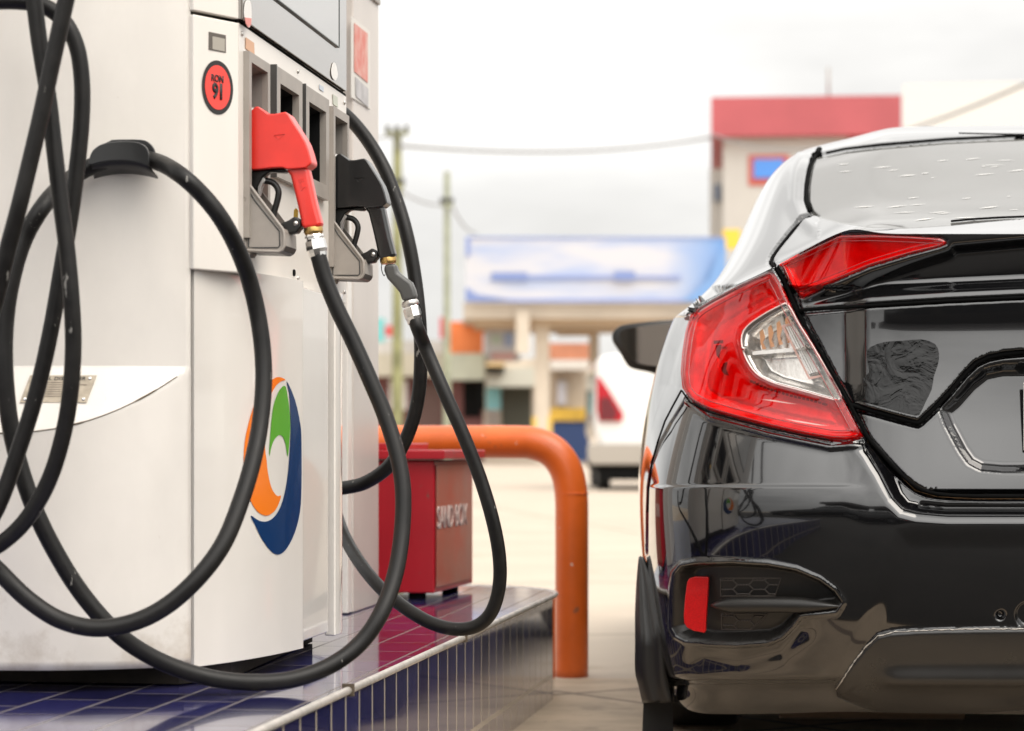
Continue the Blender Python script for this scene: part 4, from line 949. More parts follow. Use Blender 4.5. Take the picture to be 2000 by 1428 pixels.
for k_ in range(7):
    w0 = random.uniform(-.42, -.36); w1 = random.uniform(.1, .42); c_ = cpl+ushear*Hh*(.22-.085*k_)+nN*.0012
    slab('engraved_line', [c_+uxp*.1*w0, c_+uxp*.1*w1, c_+uxp*.1*w1+uyp*.0009, c_+uxp*.1*w0+uyp*.0009], nN, .0003, linm, pl_)
for a_, b_ in ((.08, .12), (.92, .12), (.06, .88), (.94, .88)):
    p_ = npp[0].lerp(npp[1], a_).lerp(npp[3].lerp(npp[2], a_), b_); lathe('screw', p_, p_+nN*.003, [(0, .0032), (.6, .003), (1, .0015)], chrome, pl_, sides=12)
# hose hook
yq = onb(EB, 240, 320).y
Pc = Vector((-.6, yq-.058, 0)); Nc = Vector((.10, .995, 0)).normalized()
hk = cut('hose_hook', [(174, 322), (177, 303), (186, 290), (205, 280), (240, 276), (268, 278), (284, 285), (291, 297), (292, 312), (289, 324), (262, 316), (230, 314), (200, 317)], Pc, Nc, .005, blk_pl, disp_, bevel=.0018, sm=3)
cut('hook_back', [(205, 285), (215, 276), (225, 273), (275, 273), (292, 279), (302, 292), (303, 308), (290, 322), (230, 318)], Pc+Vector((0, .045, 0)), Nc, .006, blk_pl, hk, bevel=.0015, sm=3)
tr, na_ = [], 14
for i in range(na_+1):
    u_ = i/na_; x_ = 178+u_*112; y_ = 322-10*(1-(2*u_-1)**2); a0 = hit(x_, y_, Pc, Nc); tr.append((a0, a0+Vector((.012*(u_-.3), .045, -.014)), ))
vs = [a for a, b in tr]+[b for a, b in tr]; kk = len(tr)
o = mesh('hook_tray', vs, [(i, i+1, kk+i+1, kk+i) for i in range(kk-1)], plastic, hk); s_ = o.modifiers.new('t', 'SOLIDIFY'); s_.thickness = .003
# ================================================================== NOZZLES
PT = fw(.080, 0, 0)
def nozzle(name, label, sh, cm, swivel):
    S_ = d*sh; root = thing(name, label, 'fuel nozzle', tuple(hit(540, 300, PT, d)+S_), 'fuel nozzles in their holders')
    def pc(nm, poly, th, mat, par, bevel=0, sm=0, off=0, seg=3):
        if sm: poly = smooth_poly(poly, sm)
        return slab(nm, [hit(x, y, PT, d)+S_+d*off for x, y in poly], d, th, mat, par, bevel, seg)
    H = lambda x, y, off=0: hit(x, y, PT, d)+S_+d*off
    body_ = [(486, 250), (487, 234), (492, 226), (499, 217), (506, 211.5), (512, 212), (520, 218), (531, 226), (542, 226), (557, 223), (564, 222), (569, 226), (581, 245), (592, 262), (603, 281), (609, 298), (614, 317), (613.5, 323), (604, 331), (585, 333), (567, 334), (558, 330.5), (540, 331), (515, 334), (488, 335.5), (486, 300)]
    c = pc('cover', body_, .046, cm, root, bevel=.009, seg=5)
    grip = [(560, 331), (570, 344), (575, 364), (583, 397), (590, 430), (592, 447), (600, 448.5), (616, 447.5), (631, 444), (630, 436), (620, 399), (612, 362), (606, 334), (600, 325), (575, 324)]
    g_ = pc('grip', grip, .031, cm, root, bevel=.0085, seg=2)
    # embossed marks on the cover
    tri = [H(542, 268, -.0232), H(563, 266, -.0232), H(551, 276, -.0232), H(542, 268, -.0232)]; tube('embossed_mark', tri, .0005, cm, c, sides=6)
    dirv = (H(601, 398)-H(589, 350)).normalized()
    text('embossed_lettering', 'II-A', H(594, 362, -.0157), dirv, dirv.cross(d).normalized() if dirv.cross(d).dot(n) > 0 else -dirv.cross(d).normalized(), .013, cm, g_, .0006)
    lathe('spout', H(500, 224), H(470, 214), [(0, .009), (.3, .0105), (.5, .009), (1, .009)], steel, root)
    pc('trigger_housing', [(486, 334), (530, 332), (556, 330), (564, 335), (558, 339), (530, 337), (516, 346), (503, 370), (498, 374), (486, 356)], .020, plastic, root, bevel=.003)
    tube('trigger', [H(516, 353), H(524, 354), H(533, 357), H(540, 364), H(544, 374), H(543, 386), H(539, 402), H(535, 416), H(534, 430)], .0052, plastic, root, sm=4)
    pc('latch', [(504, 360), (508, 351), (514, 347), (519, 349), (520, 354), (515, 360), (512, 368), (508, 384), (505, 378)], .012, steel, root, bevel=.001)
    b_ = pc('guard_bracket', [(549, 439), (566, 432), (578, 424), (586, 427), (590, 434), (591, 446), (586, 450), (583, 456), (556, 459), (553, 450)], .026, plastic, root, bevel=.003)
    lathe('rivet', H(581, 438, -.012), H(581, 438, -.016), [(0, .0048), (.6, .0042), (1, .001)], steel, b_, sides=14)
    if sh == 0: pc('tag_ring', [(569, 408), (573, 404), (577, 409), (576, 426), (571, 432), (568, 424)], .003, M('yellow_tag', (.6, .38, .03), rough=.5), root, off=.02)
    lathe('brass_collar', H(611.5, 444), H(613, 458), [(0, .0155), (.7, .0160), (.75, .0145), (1, .0145)], brass, root, sides=20)
    if not swivel:
        lathe('swivel_nut', H(613.2, 457), H(615, 470), [(0, .0135), (.35, .0155), (.55, .0155), (.6, .013), (1, .0135)], chrome, root, sides=8, flat=True)
        lathe('hose_ferrule', H(615, 467), H(622, 501), [(0, .0140), (.12, .0165), (.6, .0170), (.8, .0155), (1, .0148)], chrome, root, sides=10, flat=True)
    return root, H
rn, HR = nozzle('red_fuel_nozzle', 'red fuel nozzle resting in the near grey holder', 0, red_pl, False)
bn, HB = nozzle('black_fuel_nozzle', 'black fuel nozzle resting in the far grey holder', .64, blk_pl, True)
# breakaway elbow under the black nozzle
PB = fw(.72, 0, 0); HBp = lambda x, y, off=0: hit(x, y, PB, d)+d*off
el = slab('breakaway_elbow', [HBp(x, y) for x, y in [(752, 517), (775, 515), (779, 532), (790, 540), (806, 552), (812, 566), (816, 583), (806, 588), (788, 590), (782, 572), (772, 560), (758, 545), (752, 530)]], d, .028, M('swivel_grey', (.075, .075, .072), rough=.35), bn, bevel=.007)
lathe('swivel_collar', HBp(800, 587), HBp(803, 600), [(0, .0145), (.3, .0165), (.7, .0165), (1, .0135)], steel, bn, sides=16)
lathe('hose_ferrule', HBp(803, 598), HBp(811, 632), [(0, .0145), (.1, .0165), (.6, .0165), (.8, .0145), (1, .0138)], chrome, bn, sides=8, flat=True)
tube('seal_wire', [HBp(748, 512), HBp(745, 520), HBp(746, 530), HBp(750, 539), HBp(752, 536)], .0008, black, bn, sides=6, sm=3)
tube('seal_wire', [HBp(815, 590), HBp(821, 600), HBp(824, 612), HBp(826, 626), HBp(829, 636)], .0008, black, bn, sides=6, sm=3)
# ================================================================== HOSES
def hose(name, label, pts_, r, grp='black fuel hoses hanging on the dispenser'):
    path = smooth_poly([tuple(at(*p)) for p in pts_], 9, False); v, f = tube_data(path, r, 24)
    o = mesh(name, v, f, rubber); tag(o, label, 'hose', grp); return o
e0 = HR(622, 498)
red_h = [(619, 488, e0.y), (624, 508, e0.y-.002), (635, 545, e0.y-.004), (658, 602, e0.y-.008), (690, 668, e0.y-.012), (722, 740, e0.y-.02), (752, 812, e0.y-.03), (775, 885, e0.y-.045), (787, 955, e0.y-.06), (785, 1040, e0.y-.08), (771, 1125, e0.y-.11), (743, 1200, e0.y-.145), (702, 1258, 3.77), (645, 1300, 3.745), (575, 1326, 3.72), (500, 1333, 3.70), (420, 1326, 3.685), (340, 1303, 3.67), (270, 1268, 3.65), (215, 1224, 3.63), (160, 1160, 3.62), (115, 1090, 3.61), (72, 1005, 3.60), (40, 915, 3.60), (20, 830, 3.60), (10, 740, 3.60), (9, 650, 3.605), (20, 560, 3.61), (46, 470, 3.62), (88, 398, 3.63), (135, 352, yq-.045), (180, 325, yq-.032), (240, 309, yq-.030), (300, 314, yq-.028), (350, 340, 3.66), (400, 386, 3.66), (440, 440, 3.67), (474, 510, 3.70), (497, 585, 3.72), (511, 665, 3.72), (515, 740, 3.71), (509, 820, 3.69), (494, 900, 3.66), (470, 980, 3.63), (437, 1060, 3.60), (390, 1125, 3.58), (330, 1180, 3.57), (265, 1214, 3.565), (190, 1227, 3.56), (120, 1212, 3.56), (60, 1175, 3.56), (8, 1126, 3.56), (-50, 1060, 3.57), (-95, 950, 3.58), (-122, 800, 3.58), (-132, 600, 3.58), (-130, 300, 3.58), (-126, 0, 3.58), (-122, -350, 3.6), (-120, -700, 3.63), (-120, -860, 3.70), (-120, -890, 3.82)]
hose('fuel_hose', 'black hose from the red nozzle looping low over the tiles and through the hook', red_h, .0132)
e1 = HBp(812, 634)
blk_h = [(810, 624, e1.y), (816, 642, e1.y-.004), (832, 682, 4.58), (866, 762, 4.56), (905, 850, 4.55), (938, 935, 4.55), (962, 1015, 4.55), (975, 1085, 4.56), (975, 1145, 4.57), (960, 1195, 4.58), (932, 1222, 4.59), (892, 1229, 4.60), (845, 1218, 4.62), (795, 1190, 4.66), (745, 1150, 4.72), (705, 1102, 4.80), (675, 1052, 4.90), (655, 1000, 5.0), (635, 940, 5.05), (600, 850, 5.08)]
hose('fuel_hose', 'black hose from the black nozzle with its bottom loop over the kerb edge', blk_h, .0130)
ovr = [(640, 205, 5.0), (672, 222, 4.98), (712, 266, 4.95), (748, 325, 4.92), (776, 395, 4.90), (796, 465, 4.88), (810, 540, 4.87), (819, 620, 4.86), (822, 700, 4.86), (816, 780, 4.87), (796, 850, 4.88), (762, 908, 4.90), (715, 942, 4.93), (672, 953, 4.97), (640, 955, 5.0), (600, 950, 5.02)]
hose('fuel_hose', 'black hose arching behind the black nozzle out of the far side', ovr, .0140)
ha = [(160, -130, 3.42), (143, -60, 3.42), (128, 5, 3.42), (116, 60, 3.42), (98, 140, 3.42), (80, 225, 3.42), (60, 310, 3.42), (38, 400, 3.42), (14, 490, 3.43), (-10, 590, 3.44), (-45, 700, 3.46)]
hb = [(52, -130, 3.47), (58, -60, 3.47), (67, 5, 3.47), (78, 90, 3.47), (95, 195, 3.47), (106, 290, 3.47), (118, 390, 3.47), (131, 490, 3.47), (140, 590, 3.47), (143, 680, 3.475), (137, 770, 3.48), (122, 855, 3.49), (97, 935, 3.50), (62, 1000, 3.51), (22, 1046, 3.52), (-30, 1080, 3.53), (-90, 1095, 3.53)]
hc = [(-80, 24, 3.53), (-30, 6, 3.53), (30, 3, 3.53), (85, 12, 3.53), (125, 42, 3.53), (150, 92, 3.53), (160, 160, 3.53), (159, 240, 3.53), (150, 330, 3.53), (138, 420, 3.53), (121, 520, 3.53), (104, 620, 3.53), (85, 712, 3.53), (62, 800, 3.53), (36, 880, 3.53), (12, 950, 3.53), (-15, 1010, 3.53), (-60, 1075, 3.54)]
ha = [(205, -890, 3.82), (205, -860, 3.68), (203, -700, 3.56), (195, -400, 3.45)]+ha+[(-80, 830, 3.48), (-122, 960, 3.50), (-142, 1040, 3.51), (-132, 1085, 3.52)]+hb[::-1]+[(45, -400, 3.50), (40, -700, 3.56), (38, -860, 3.68), (38, -890, 3.82)]
hose('fuel_hose', 'long black hose whose two front strands cross at the upper left corner', ha, .0120)
hc = [(-190, -890, 3.82), (-190, -860, 3.68), (-188, -600, 3.58), (-180, -250, 3.54), (-160, -60, 3.53), (-125, 20, 3.53)][:0]+[(-240, -890, 3.82), (-240, -860, 3.68), (-236, -600, 3.60), (-225, -200, 3.56), (-195, 30, 3.54), (-140, 45, 3.53)]+hc+[(-115, 1110, 3.54), (-165, 1080, 3.55), (-190, 980, 3.56), (-200, 800, 3.57), (-205, 500, 3.58), (-205, 100, 3.59), (-200, -300, 3.60), (-195, -700, 3.64), (-195, -860, 3.72), (-195, -890, 3.84)]
hose('fuel_hose', 'black hose arching out of the top left corner and running down behind two others', hc, .0120)
for x_ in (205, 38, -120, -240, -195):
    p_ = at(x_, -890, 3.80); lathe('hose_outlet', p_-Vector((0, .03, 0)), p_+Vector((0, .06, 0)), [(0, .017), (.3, .022), (1, .022)], chrome, disp_, sides=10, flat=True)
# ================================================================== SETTING
gm = M('concrete_ground', (.48, .40, .315), rough=.75, var=.14, vscale=.9, bump=.25, bscale=60)
def bricks(m, bw, bh, mortar, mcol, c1=None, c2=None, off=.5, bumpd=.5, uv=True, rough=None, mrough=.8, sc=(1, 1, 1), loc=(0, 0, 0), rot=0, msmooth=.1):
    t = m.node_tree; b = t.nodes['Principled BSDF']; 
    if uv: g = nn('ShaderNodeUVMap', t); g.uv_map = 'uv'; src = g.outputs[0]
    else: g = nn('ShaderNodeNewGeometry', t); src = g.outputs['Position']
    q = nn('ShaderNodeMapping', t); q.inputs['Location'].default_value = loc; q.inputs['Rotation'].default_value = (0, 0, rot); t.links.new(src, q.inputs[0])
    k = nn('ShaderNodeTexBrick', t); k.offset = off; k.squash = 1; t.links.new(q.outputs[0], k.inputs[0])
    k.inputs['Scale'].default_value = 1; k.inputs['Brick Width'].default_value = bw; k.inputs['Row Height'].default_value = bh; k.inputs['Mortar Size'].default_value = mortar; k.inputs['Mortar Smooth'].default_value = msmooth
    k.inputs['Mortar'].default_value = (*mcol, 1)
    if c1:
        k.inputs['Color1'].default_value = (*c1, 1); k.inputs['Color2'].default_value = (*c2, 1); t.links.new(k.outputs[0], b.inputs['Base Color'])
    else:
        old = b.inputs['Base Color'].links[0].from_socket if b.inputs['Base Color'].links else None
        x = nn('ShaderNodeMix', t, data_type='RGBA'); t.links.new(k.outputs['Fac'], x.inputs[0])
        if old: t.links.new(old, x.inputs[6])
        else: x.inputs[6].default_value = b.inputs['Base Color'].default_value
        x.inputs[7].default_value = (*mcol, 1); t.links.new(x.outputs[2], b.inputs['Base Color'])
    bp = nn('ShaderNodeBump', t); bp.inputs['Strength'].default_value = bumpd; bp.inputs['Distance'].default_value = .0015; bp.invert = True
    t.links.new(k.outputs['Fac'], bp.inputs['Height'])
    n_ = nn('ShaderNodeTexNoise', t); n_.inputs['Scale'].default_value = 14; t.links.new(src, n_.inputs[0])
    b2 = nn('ShaderNodeBump', t); b2.inputs['Strength'].default_value = .05; b2.inputs['Distance'].default_value = .004; t.links.new(n_.outputs[0], b2.inputs['Height']); t.links.new(bp.outputs[0], b2.inputs['Normal'])
    t.links.new(b2.outputs[0], b.inputs['Normal'])
    if rough is not None:
        r = nn('ShaderNodeMapRange', t); r.inputs[3].default_value = rough; r.inputs[4].default_value = mrough; t.links.new(k.outputs['Fac'], r.inputs[0]); t.links.new(r.outputs[0], b.inputs['Roughness'])
    return m
bricks(gm, 4.2, 3.1, .02, (.26, .21, .15), uv=False, off=0, rot=-.15, loc=(.6, 1.1, 0), bumpd=.3)
tag(mesh('ground', [(-300, -200, 0), (300, -200, 0), (300, 900, 0), (-300, 900, 0)], [(0, 1, 2, 3)], gm, smooth=False), kind='structure')
scuffs(gm, 1.1, .60, (.36, .29, .21), soft=.12); scuffs(gm, 7, .66, (.30, .24, .18), soft=.06)
pv = M('forecourt_paving', (.50, .385, .27), rough=.7, var=.35, vscale=3.5, bump=.3, bscale=80)
bricks(pv, 1.0, .9, .010, (.15, .11, .08), uv=False, off=0, rot=-.62, loc=(.2, .35, 0), bumpd=.4)
tag(mesh('forecourt', [(-14, -16, .004), (14, -16, .004), (14, 7.9, .004), (.1, 6.72, .004), (-14, 8.6, .004)], [(0, 1, 2, 3, 4)], pv, smooth=False), kind='structure')
scuffs(pv, 2.3, .60, (.26, .20, .14), soft=.10); scuffs(pv, 30, .66, (.16, .12, .09), soft=.05)
# --- pump island
isl = thing('pump_island', 'raised pump island faced in dark blue glazed tiles', 'kerb', (-.5, 4.5, 0))
edge = [(.116-.152*(6.25-y), y) for y in (2.2, 3.0, 4.0, 5.0, 5.8, 6.17)]+[(.112, 6.30), (.09, 6.40), (.04, 6.49), (-.03, 6.55), (-.12, 6.59), (-1.3, 6.72)]
zt = .27
back = [(-1.75, 6.5), (-2.3, 2.2)]
ring = edge+back
rotm = lambda x, y: (x*d.x+y*d.y, x*n.x+y*n.y)
tt_ = M('island_top_tile', (.022, .022, .10), rough=.12, coat=.6, spec=.6)
bricks(tt_, .20, .10, .0032, (.13, .11, .11), (.020, .020, .085), (.034, .034, .15), bumpd=.7, rough=.10)
mesh('tiled_top', [(x, y, zt) for x, y in ring], [tuple(range(len(ring)))], tt_, isl, smooth=False, uvs=[rotm(x, y) for x, y in ring])
stl = M('island_side_tile', (.02, .022, .09), rough=.14, coat=1)
bricks(stl, .10, .20, .0055, (.34, .29, .23), (.020, .021, .075), (.035, .036, .13), off=0, bumpd=.7, rough=.12, loc=(0, .067-.2+.067, 0))
vs, uv_, L_ = [], [], 0
cl_ = ring+[ring[0]]
for i, (x, y) in enumerate(cl_):
    if i: L_ += math.hypot(x-cl_[i-1][0], y-cl_[i-1][1])
    vs += [(x, y, 0), (x, y, zt)]; uv_ += [(L_, .0), (L_, zt)]
mesh('tiled_side', vs, [(2*i, 2*i+2, 2*i+3, 2*i+1) for i in range(len(cl_)-1)], stl, isl, smooth=False, uvs=uv_)
nose = [Vector((x, y, zt-.004)) for x, y in smooth_poly(edge, 6, False)]
tube('edge_trim', nose, .0065, alu, isl, sides=12)
# small things lying about the joints of the trim
for py_, yy in ((0, 3.80), (0, 4.84)):
    xx = .116-.152*(6.25-yy); box('trim_joint', (xx, yy, zt-.003), (.0093, -.0014, 0), (.0005, .003, 0), (0, 0, .0095), grime, isl)
# --- canopy column beyond the dispenser
col = thing('canopy_column', 'pale clad column with a red notice behind the dispenser', 'column', (-.6, 5.8, .27))
c0_, ang = Vector((-.36, 5.50, 0)), d
cc = [c0_, c0_+d*.30, c0_+d*.30-n*.45, c0_-n*.45]
pk = M('column_cladding', (.60, .54, .49), rough=.38, var=.12, vscale=2.5, coat=.3, coat_rough=.2)
slab('cladding', [p+UZ*.27 for p in cc], UZ, 3.3, pk, col, bevel=.004, both=False)
slab('front_cover', [p+UZ*.272 for p in (c0_-n*.002-d*.05, c0_-n*.002-d*.003, c0_-n*.40-d*.003, c0_-n*.40-d*.05)], UZ, .93, white, col, both=False, bevel=.003)
NP = c0_+n*.002
cut('notice_board', [(686, 32), (722, 62), (722, 214), (686, 190)], NP, n, .002, M('notice_white', (.66, .63, .58), rough=.5), col)
cut('notice', [(692, 45), (718, 66), (718, 162), (692, 140)], NP+n*.0022, n, .001, M('notice_red', (.62, .17, .13), rough=.5, var=.6, vscale=22, col2=(.66, .40, .34)), col)
cut('notice', [(694, 150), (719, 173), (719, 210), (695, 188)], NP+n*.0022, n, .001, M('notice_grey', (.52, .50, .50), rough=.5, var=.3, vscale=30), col)
for k_ in range(5):
    z_ = 1.70+.028*k_; slab('louvre', [c0_+n*.003+d*a_+UZ*(z_+b_) for a_, b_ in ((.02, 0), (.29, 0), (.29, .012), (.02, .012))], n, .006, grey_pl, col)
# --- red sand box
sb = thing('sand_box', 'red metal sand box with a lettered front on the island end', 'sand box', (-.35, 6.2, .27))
s0 = Vector((-.192, 5.98, 0)); sd1 = Vector((.195, .98, 0)).normalized(); sn1 = Vector((-.98, .195, 0)).normalized(); wS, lS, zb, zt_ = .46, .45, .285, .612
rk = [s0, s0+sd1*lS, s0+sd1*lS+sn1*wS, s0+sn1*wS]
slab('bin', [p+UZ*zb for p in rk], UZ, zt_-zb, red_paint, sb, bevel=.004, both=False)
lidp = [s0-sd1*.02-sn1*.03, s0+sd1*(lS+.02)-sn1*.03, s0+sd1*(lS+.02)+sn1*(wS+.02), s0-sd1*.02+sn1*(wS+.02)]
ld = slab('lid', [p+UZ*(zt_+.004) for p in lidp], UZ, .022, red_paint, sb, bevel=.003, both=False)
slab('lid_plate', [p+UZ*(zt_+.026) for p in [s0+sd1*.0+sn1*.12, s0+sd1*(lS)+sn1*.12, s0+sd1*lS+sn1*.40, s0+sn1*.40]], UZ, .018, red_paint, ld, bevel=.003, both=False)
pls = M('plastic_sheet', (.36, .06, .04), rough=.3, coat=.35, coat_rough=.15, bump=.9, bscale=9, col2=(.30, .11, .08), vscale=7)
shN = Vector((.98, -.195, 0)).normalized()
sheet_ = slab('label_sheet', [s0+sd1*.012+shN*.003+UZ*.30, s0+sd1*.42+shN*.003+UZ*.30, s0+sd1*.42+shN*.003+UZ*.60, s0+sd1*.012+shN*.003+UZ*.60], shN, .002, pls, sb)
text('lettering', 'SAND BOX', s0+sd1*.185+shN*.0052+UZ*.468, sd1*.88, UZ, .078, letter_w, sb, .0005, bold=.001)
slab('handle', [s0-sd1*.001+sn1*.33+UZ*.52-sd1*.0, s0-sd1*.001+sn1*.43+UZ*.52, s0-sd1*.001+sn1*.43+UZ*.55, s0-sd1*.001+sn1*.33+UZ*.55], sd1, .03, red_paint, sb, bevel=.002)
for a_, b_ in ((.03, .03), (lS-.05, .03), (lS-.05, wS-.05), (.03, wS-.05)):
    p_ = s0+sd1*a_+sn1*b_; box('foot', (p_.x+sn1.x*.02, p_.y+.01, .2775), sd1*.018, sn1*.018, (0, 0, .0085), black, sb)
# --- orange crash barrier
bp_ = [(.168, 6.82, .0), (.168, 6.82, .2), (.168, 6.82, .40), (.166, 6.82, .515), (.150, 6.823, .585), (.115, 6.828, .632), (.065, 6.835, .655), (.0, 6.845, .660), (-.25, 6.88, .660), (-.52, 6.92, .660), (-.585, 6.93, .655), (-.635, 6.937, .632), (-.67, 6.942, .585), (-.686, 6.945, .515), (-.688, 6.945, .40), (-.688, 6.945, 0)]
br = thing('crash_barrier', 'orange tubular hoop barrier guarding the end of the island', 'barrier', (-.26, 6.88, 0))
tube('pipe', bp_, .0465, orange, br, sides=36, sm=6)
for z_ in (.515,): tube('weld_bead', [(.168+.0468*math.cos(a_), 6.82+.0468*math.sin(a_), z_) for a_ in np.linspace(0, 2*math.pi, 40)], .0016, orange, br, sides=6)
# --- white vehicle in the distance
Yv = 35.0; Pv = Vector((0, Yv, 0)); NY = Vector((0, 1, 0))
wm = M('white_car_paint', (.72, .71, .69), rough=.3, coat=1)
wv = thing('white_estate_car', 'white high-backed vehicle parked beyond the black sedan mirror', 'car', (at(1320, 900, Yv).x, Yv+2, 0))
cut('body', [(1170, 865), (1160, 835), (1161, 790), (1163, 745), (1164, 715), (1170, 700), (1186, 693), (1230, 690), (1330, 689), (1400, 692), (1420, 710), (1425, 760), (1426, 835), (1416, 865), (1386, 905), (1200, 905)], Pv, NY, 4.3, wm, wv, bevel=.09, both=False, sm=2)
cut('tail_light', [(1165, 736), (1172, 738), (1190, 764), (1217, 808), (1215, 823), (1170, 823), (1165, 800)], Pv-NY*.02, NY, .08, M('far_lamp_red', (.42, .01, .02), rough=.2, coat=1), wv, bevel=.01)
cut('tail_light', [(1421, 736), (1414, 738), (1396, 764), (1369, 808), (1371, 823), (1416, 823), (1421, 800)], Pv-NY*.02, NY, .08, M('far_lamp_red2', (.55, .01, .02), rough=.2, coat=1), wv, bevel=.01)
cut('lamp_inner', [(1172, 778), (1190, 776), (1206, 806), (1200, 820), (1172, 820)], Pv-NY*.05, NY, .05, M('far_lamp_dark', (.12, .01, .015), rough=.3), wv)
cut('rear_bumper', [(1148, 872), (1152, 866), (1434, 866), (1438, 872), (1436, 900), (1428, 908), (1156, 908), (1149, 900)], Pv-NY*.12, NY, .4, M('far_bumper', (.34, .31, .27), rough=.4), wv, bevel=.03, both=False)
cut('underside', [(1160, 905), (1428, 905), (1410, 938), (1176, 938)], Pv, NY, 3.8, black, wv, both=False)
for x_ in (1182, 1402):
    for yy in (.7, 3.5):
        c_ = at(x_, 915, Yv); lathe('wheel', (c_.x-.1, Yv+yy, .33), (c_.x+.1, Yv+yy, .33), [(0, .28), (.1, .33), (.9, .33), (1, .28)], rubber_tyre, wv, sides=28)
# --- far side of the road
YB = 82.0
def far_box(name, x0, y0, x1, y1, Y, dep, mat, parent=None, bevel=0):
    a, b = at(x0, y1, Y), at(x1, y0, Y); z0 = max(0, a.z)
    # each block is turned a little so that it stands square to the road, not to the viewer
    ex_ = a.x if a.x+b.x > 0 else b.x; th = math.atan2(ex_, Y); c_, s_ = math.cos(th), math.sin(th); w_ = (b.x-a.x)/2; sg_ = 1 if a.x+b.x > 0 else -1
    cen_ = Vector((ex_, Y, (z0+b.z)/2))+Vector((c_, -s_, 0))*w_*sg_+Vector((s_, c_, 0))*dep/2
    return box(name, cen_, (c_*w_, -s_*w_, 0), (s_*dep/2, c_*dep/2, 0), (0, 0, (b.z-z0)/2), mat, parent, bevel)
def fc(name, col_, rough=.6, **k): return M(name, col_, rough=rough, **k)
cream = fc('cream_wall', (.62, .54, .44), var=.15, vscale=.6); tan = fc('tan_soffit', (.50, .38, .26)); grey_w = fc('grey_cladding', (.50, .47, .43), var=.08, vscale=.3)
# station gantry with banner
gn = thing('station_gantry', 'cream roadside canopy on square columns across the road', 'canopy', (at(1120, 900, YB).x, YB+3, 0))
far_box('fascia', 905, 591, 1520, 622, YB, 8, cream, gn)
far_box('soffit', 925, 622, 1515, 633, YB+.4, 7.2, tan, gn)
for x0 in (1044, 1330): far_box('column', x0, 622, x0+29, 905, YB+1, .55, cream, gn)
for x0 in (1150, 1420): far_box('column', x0, 628, x0+20, 905, YB+7, .5, cream, gn)
far_box('wing_wall', 1008, 605, 1034, 690, YB-.3, .25, cream, gn)
bm_ = M('banner_print', (.62, .64, .72), rough=.55)
t = bm_.node_tree; b = t.nodes['Principled BSDF']; g = nn('ShaderNodeNewGeometry', t); q = nn('ShaderNodeMapping', t); q.inputs['Scale'].default_value = (.18, 1, .9); t.links.new(g.outputs['Position'], q.inputs[0])
n1 = nn('ShaderNodeTexNoise', t); n1.inputs['Scale'].default_value = 1.6; n1.inputs['Detail'].default_value = 3; t.links.new(q.outputs[0], n1.inputs[0])
rmp = nn('ShaderNodeValToRGB', t); e_ = rmp.color_ramp.elements; e_[0].position = .36; e_[0].color = (.36, .42, .58, 1); e_[1].position = .56; e_[1].color = (.53, .53, .565, 1); t.links.new(n1.outputs[0], rmp.inputs[0])
sx = nn('ShaderNodeSeparateXYZ', t); t.links.new(g.outputs['Position'], sx.inputs[0])
xa = at(1300, 500, YB).x; xb = at(1400, 500, YB).x; mr = nn('ShaderNodeMapRange', t); mr.inputs[1].default_value = xa; mr.inputs[2].default_value = xb; t.links.new(sx.outputs[0], mr.inputs[0])
mm = nn('ShaderNodeMix', t, data_type='RGBA'); mu = nn('ShaderNodeMath', t, operation='MULTIPLY'); t.links.new(mr.outputs[0], mu.inputs[0]); t.links.new(n1.outputs[0], mu.inputs[1]); mu2 = nn('ShaderNodeMath', t, operation='MULTIPLY'); t.links.new(mu.outputs[0], mu2.inputs[0]); mu2.inputs[1].default_value = 1.9; mu2.use_clamp = True
t.links.new(mu2.outputs[0], mm.inputs[0]); t.links.new(rmp.outputs[0], mm.inputs[6]); mm.inputs[7].default_value = (.10, .26, .56, 1); t.links.new(mm.outputs[2], b.inputs['Base Color'])
bn_ = thing('banner', 'wide pale blue and white banner above the far canopy', 'banner', tuple(at(1160, 590, YB-.4)))
far_box('sheet', 909, 462, 1418, 590, YB-.6, .12, bm_, bn_)
blu = fc('banner_blue', (.18, .24, .47)); lbl = fc('banner_light_blue', (.22, .28, .52))
far_box('stripe', 960, 538, 1330, 545, YB-.63, .04, lbl, bn_); far_box('stripe', 960, 532, 1030, 548, YB-.66, .04, blu, bn_); far_box('stripe', 1200, 530, 1240, 548, YB-.66, .04, blu, bn_)
far_box('border', 909, 583, 1418, 590, YB-.63, .04, lbl, bn_); far_box('border', 909, 462, 1418, 466, YB-.63, .04, lbl, bn_); far_box('corner_mark', 909, 466, 918, 500, YB-.64, .04, lbl, bn_)
cut('wave', [(909, 560), (930, 575), (990, 584), (909, 588)], Vector((0, YB-.63, 0)), NY, .04, blu, bn_)
cut('wave', [(1418, 480), (1400, 500), (1385, 545), (1350, 575), (1330, 588), (1418, 588)], Vector((0, YB-.64, 0)), NY, .04, fc('banner_mid_blue', (.16, .30, .56)), bn_)
ys = tag(far_box('yellow_sign', 1412, 448, 1446, 486, YB+2, .3, fc('yellow_board', (.80, .52, .05))), 'small yellow board at the right end of the banner', 'sign')
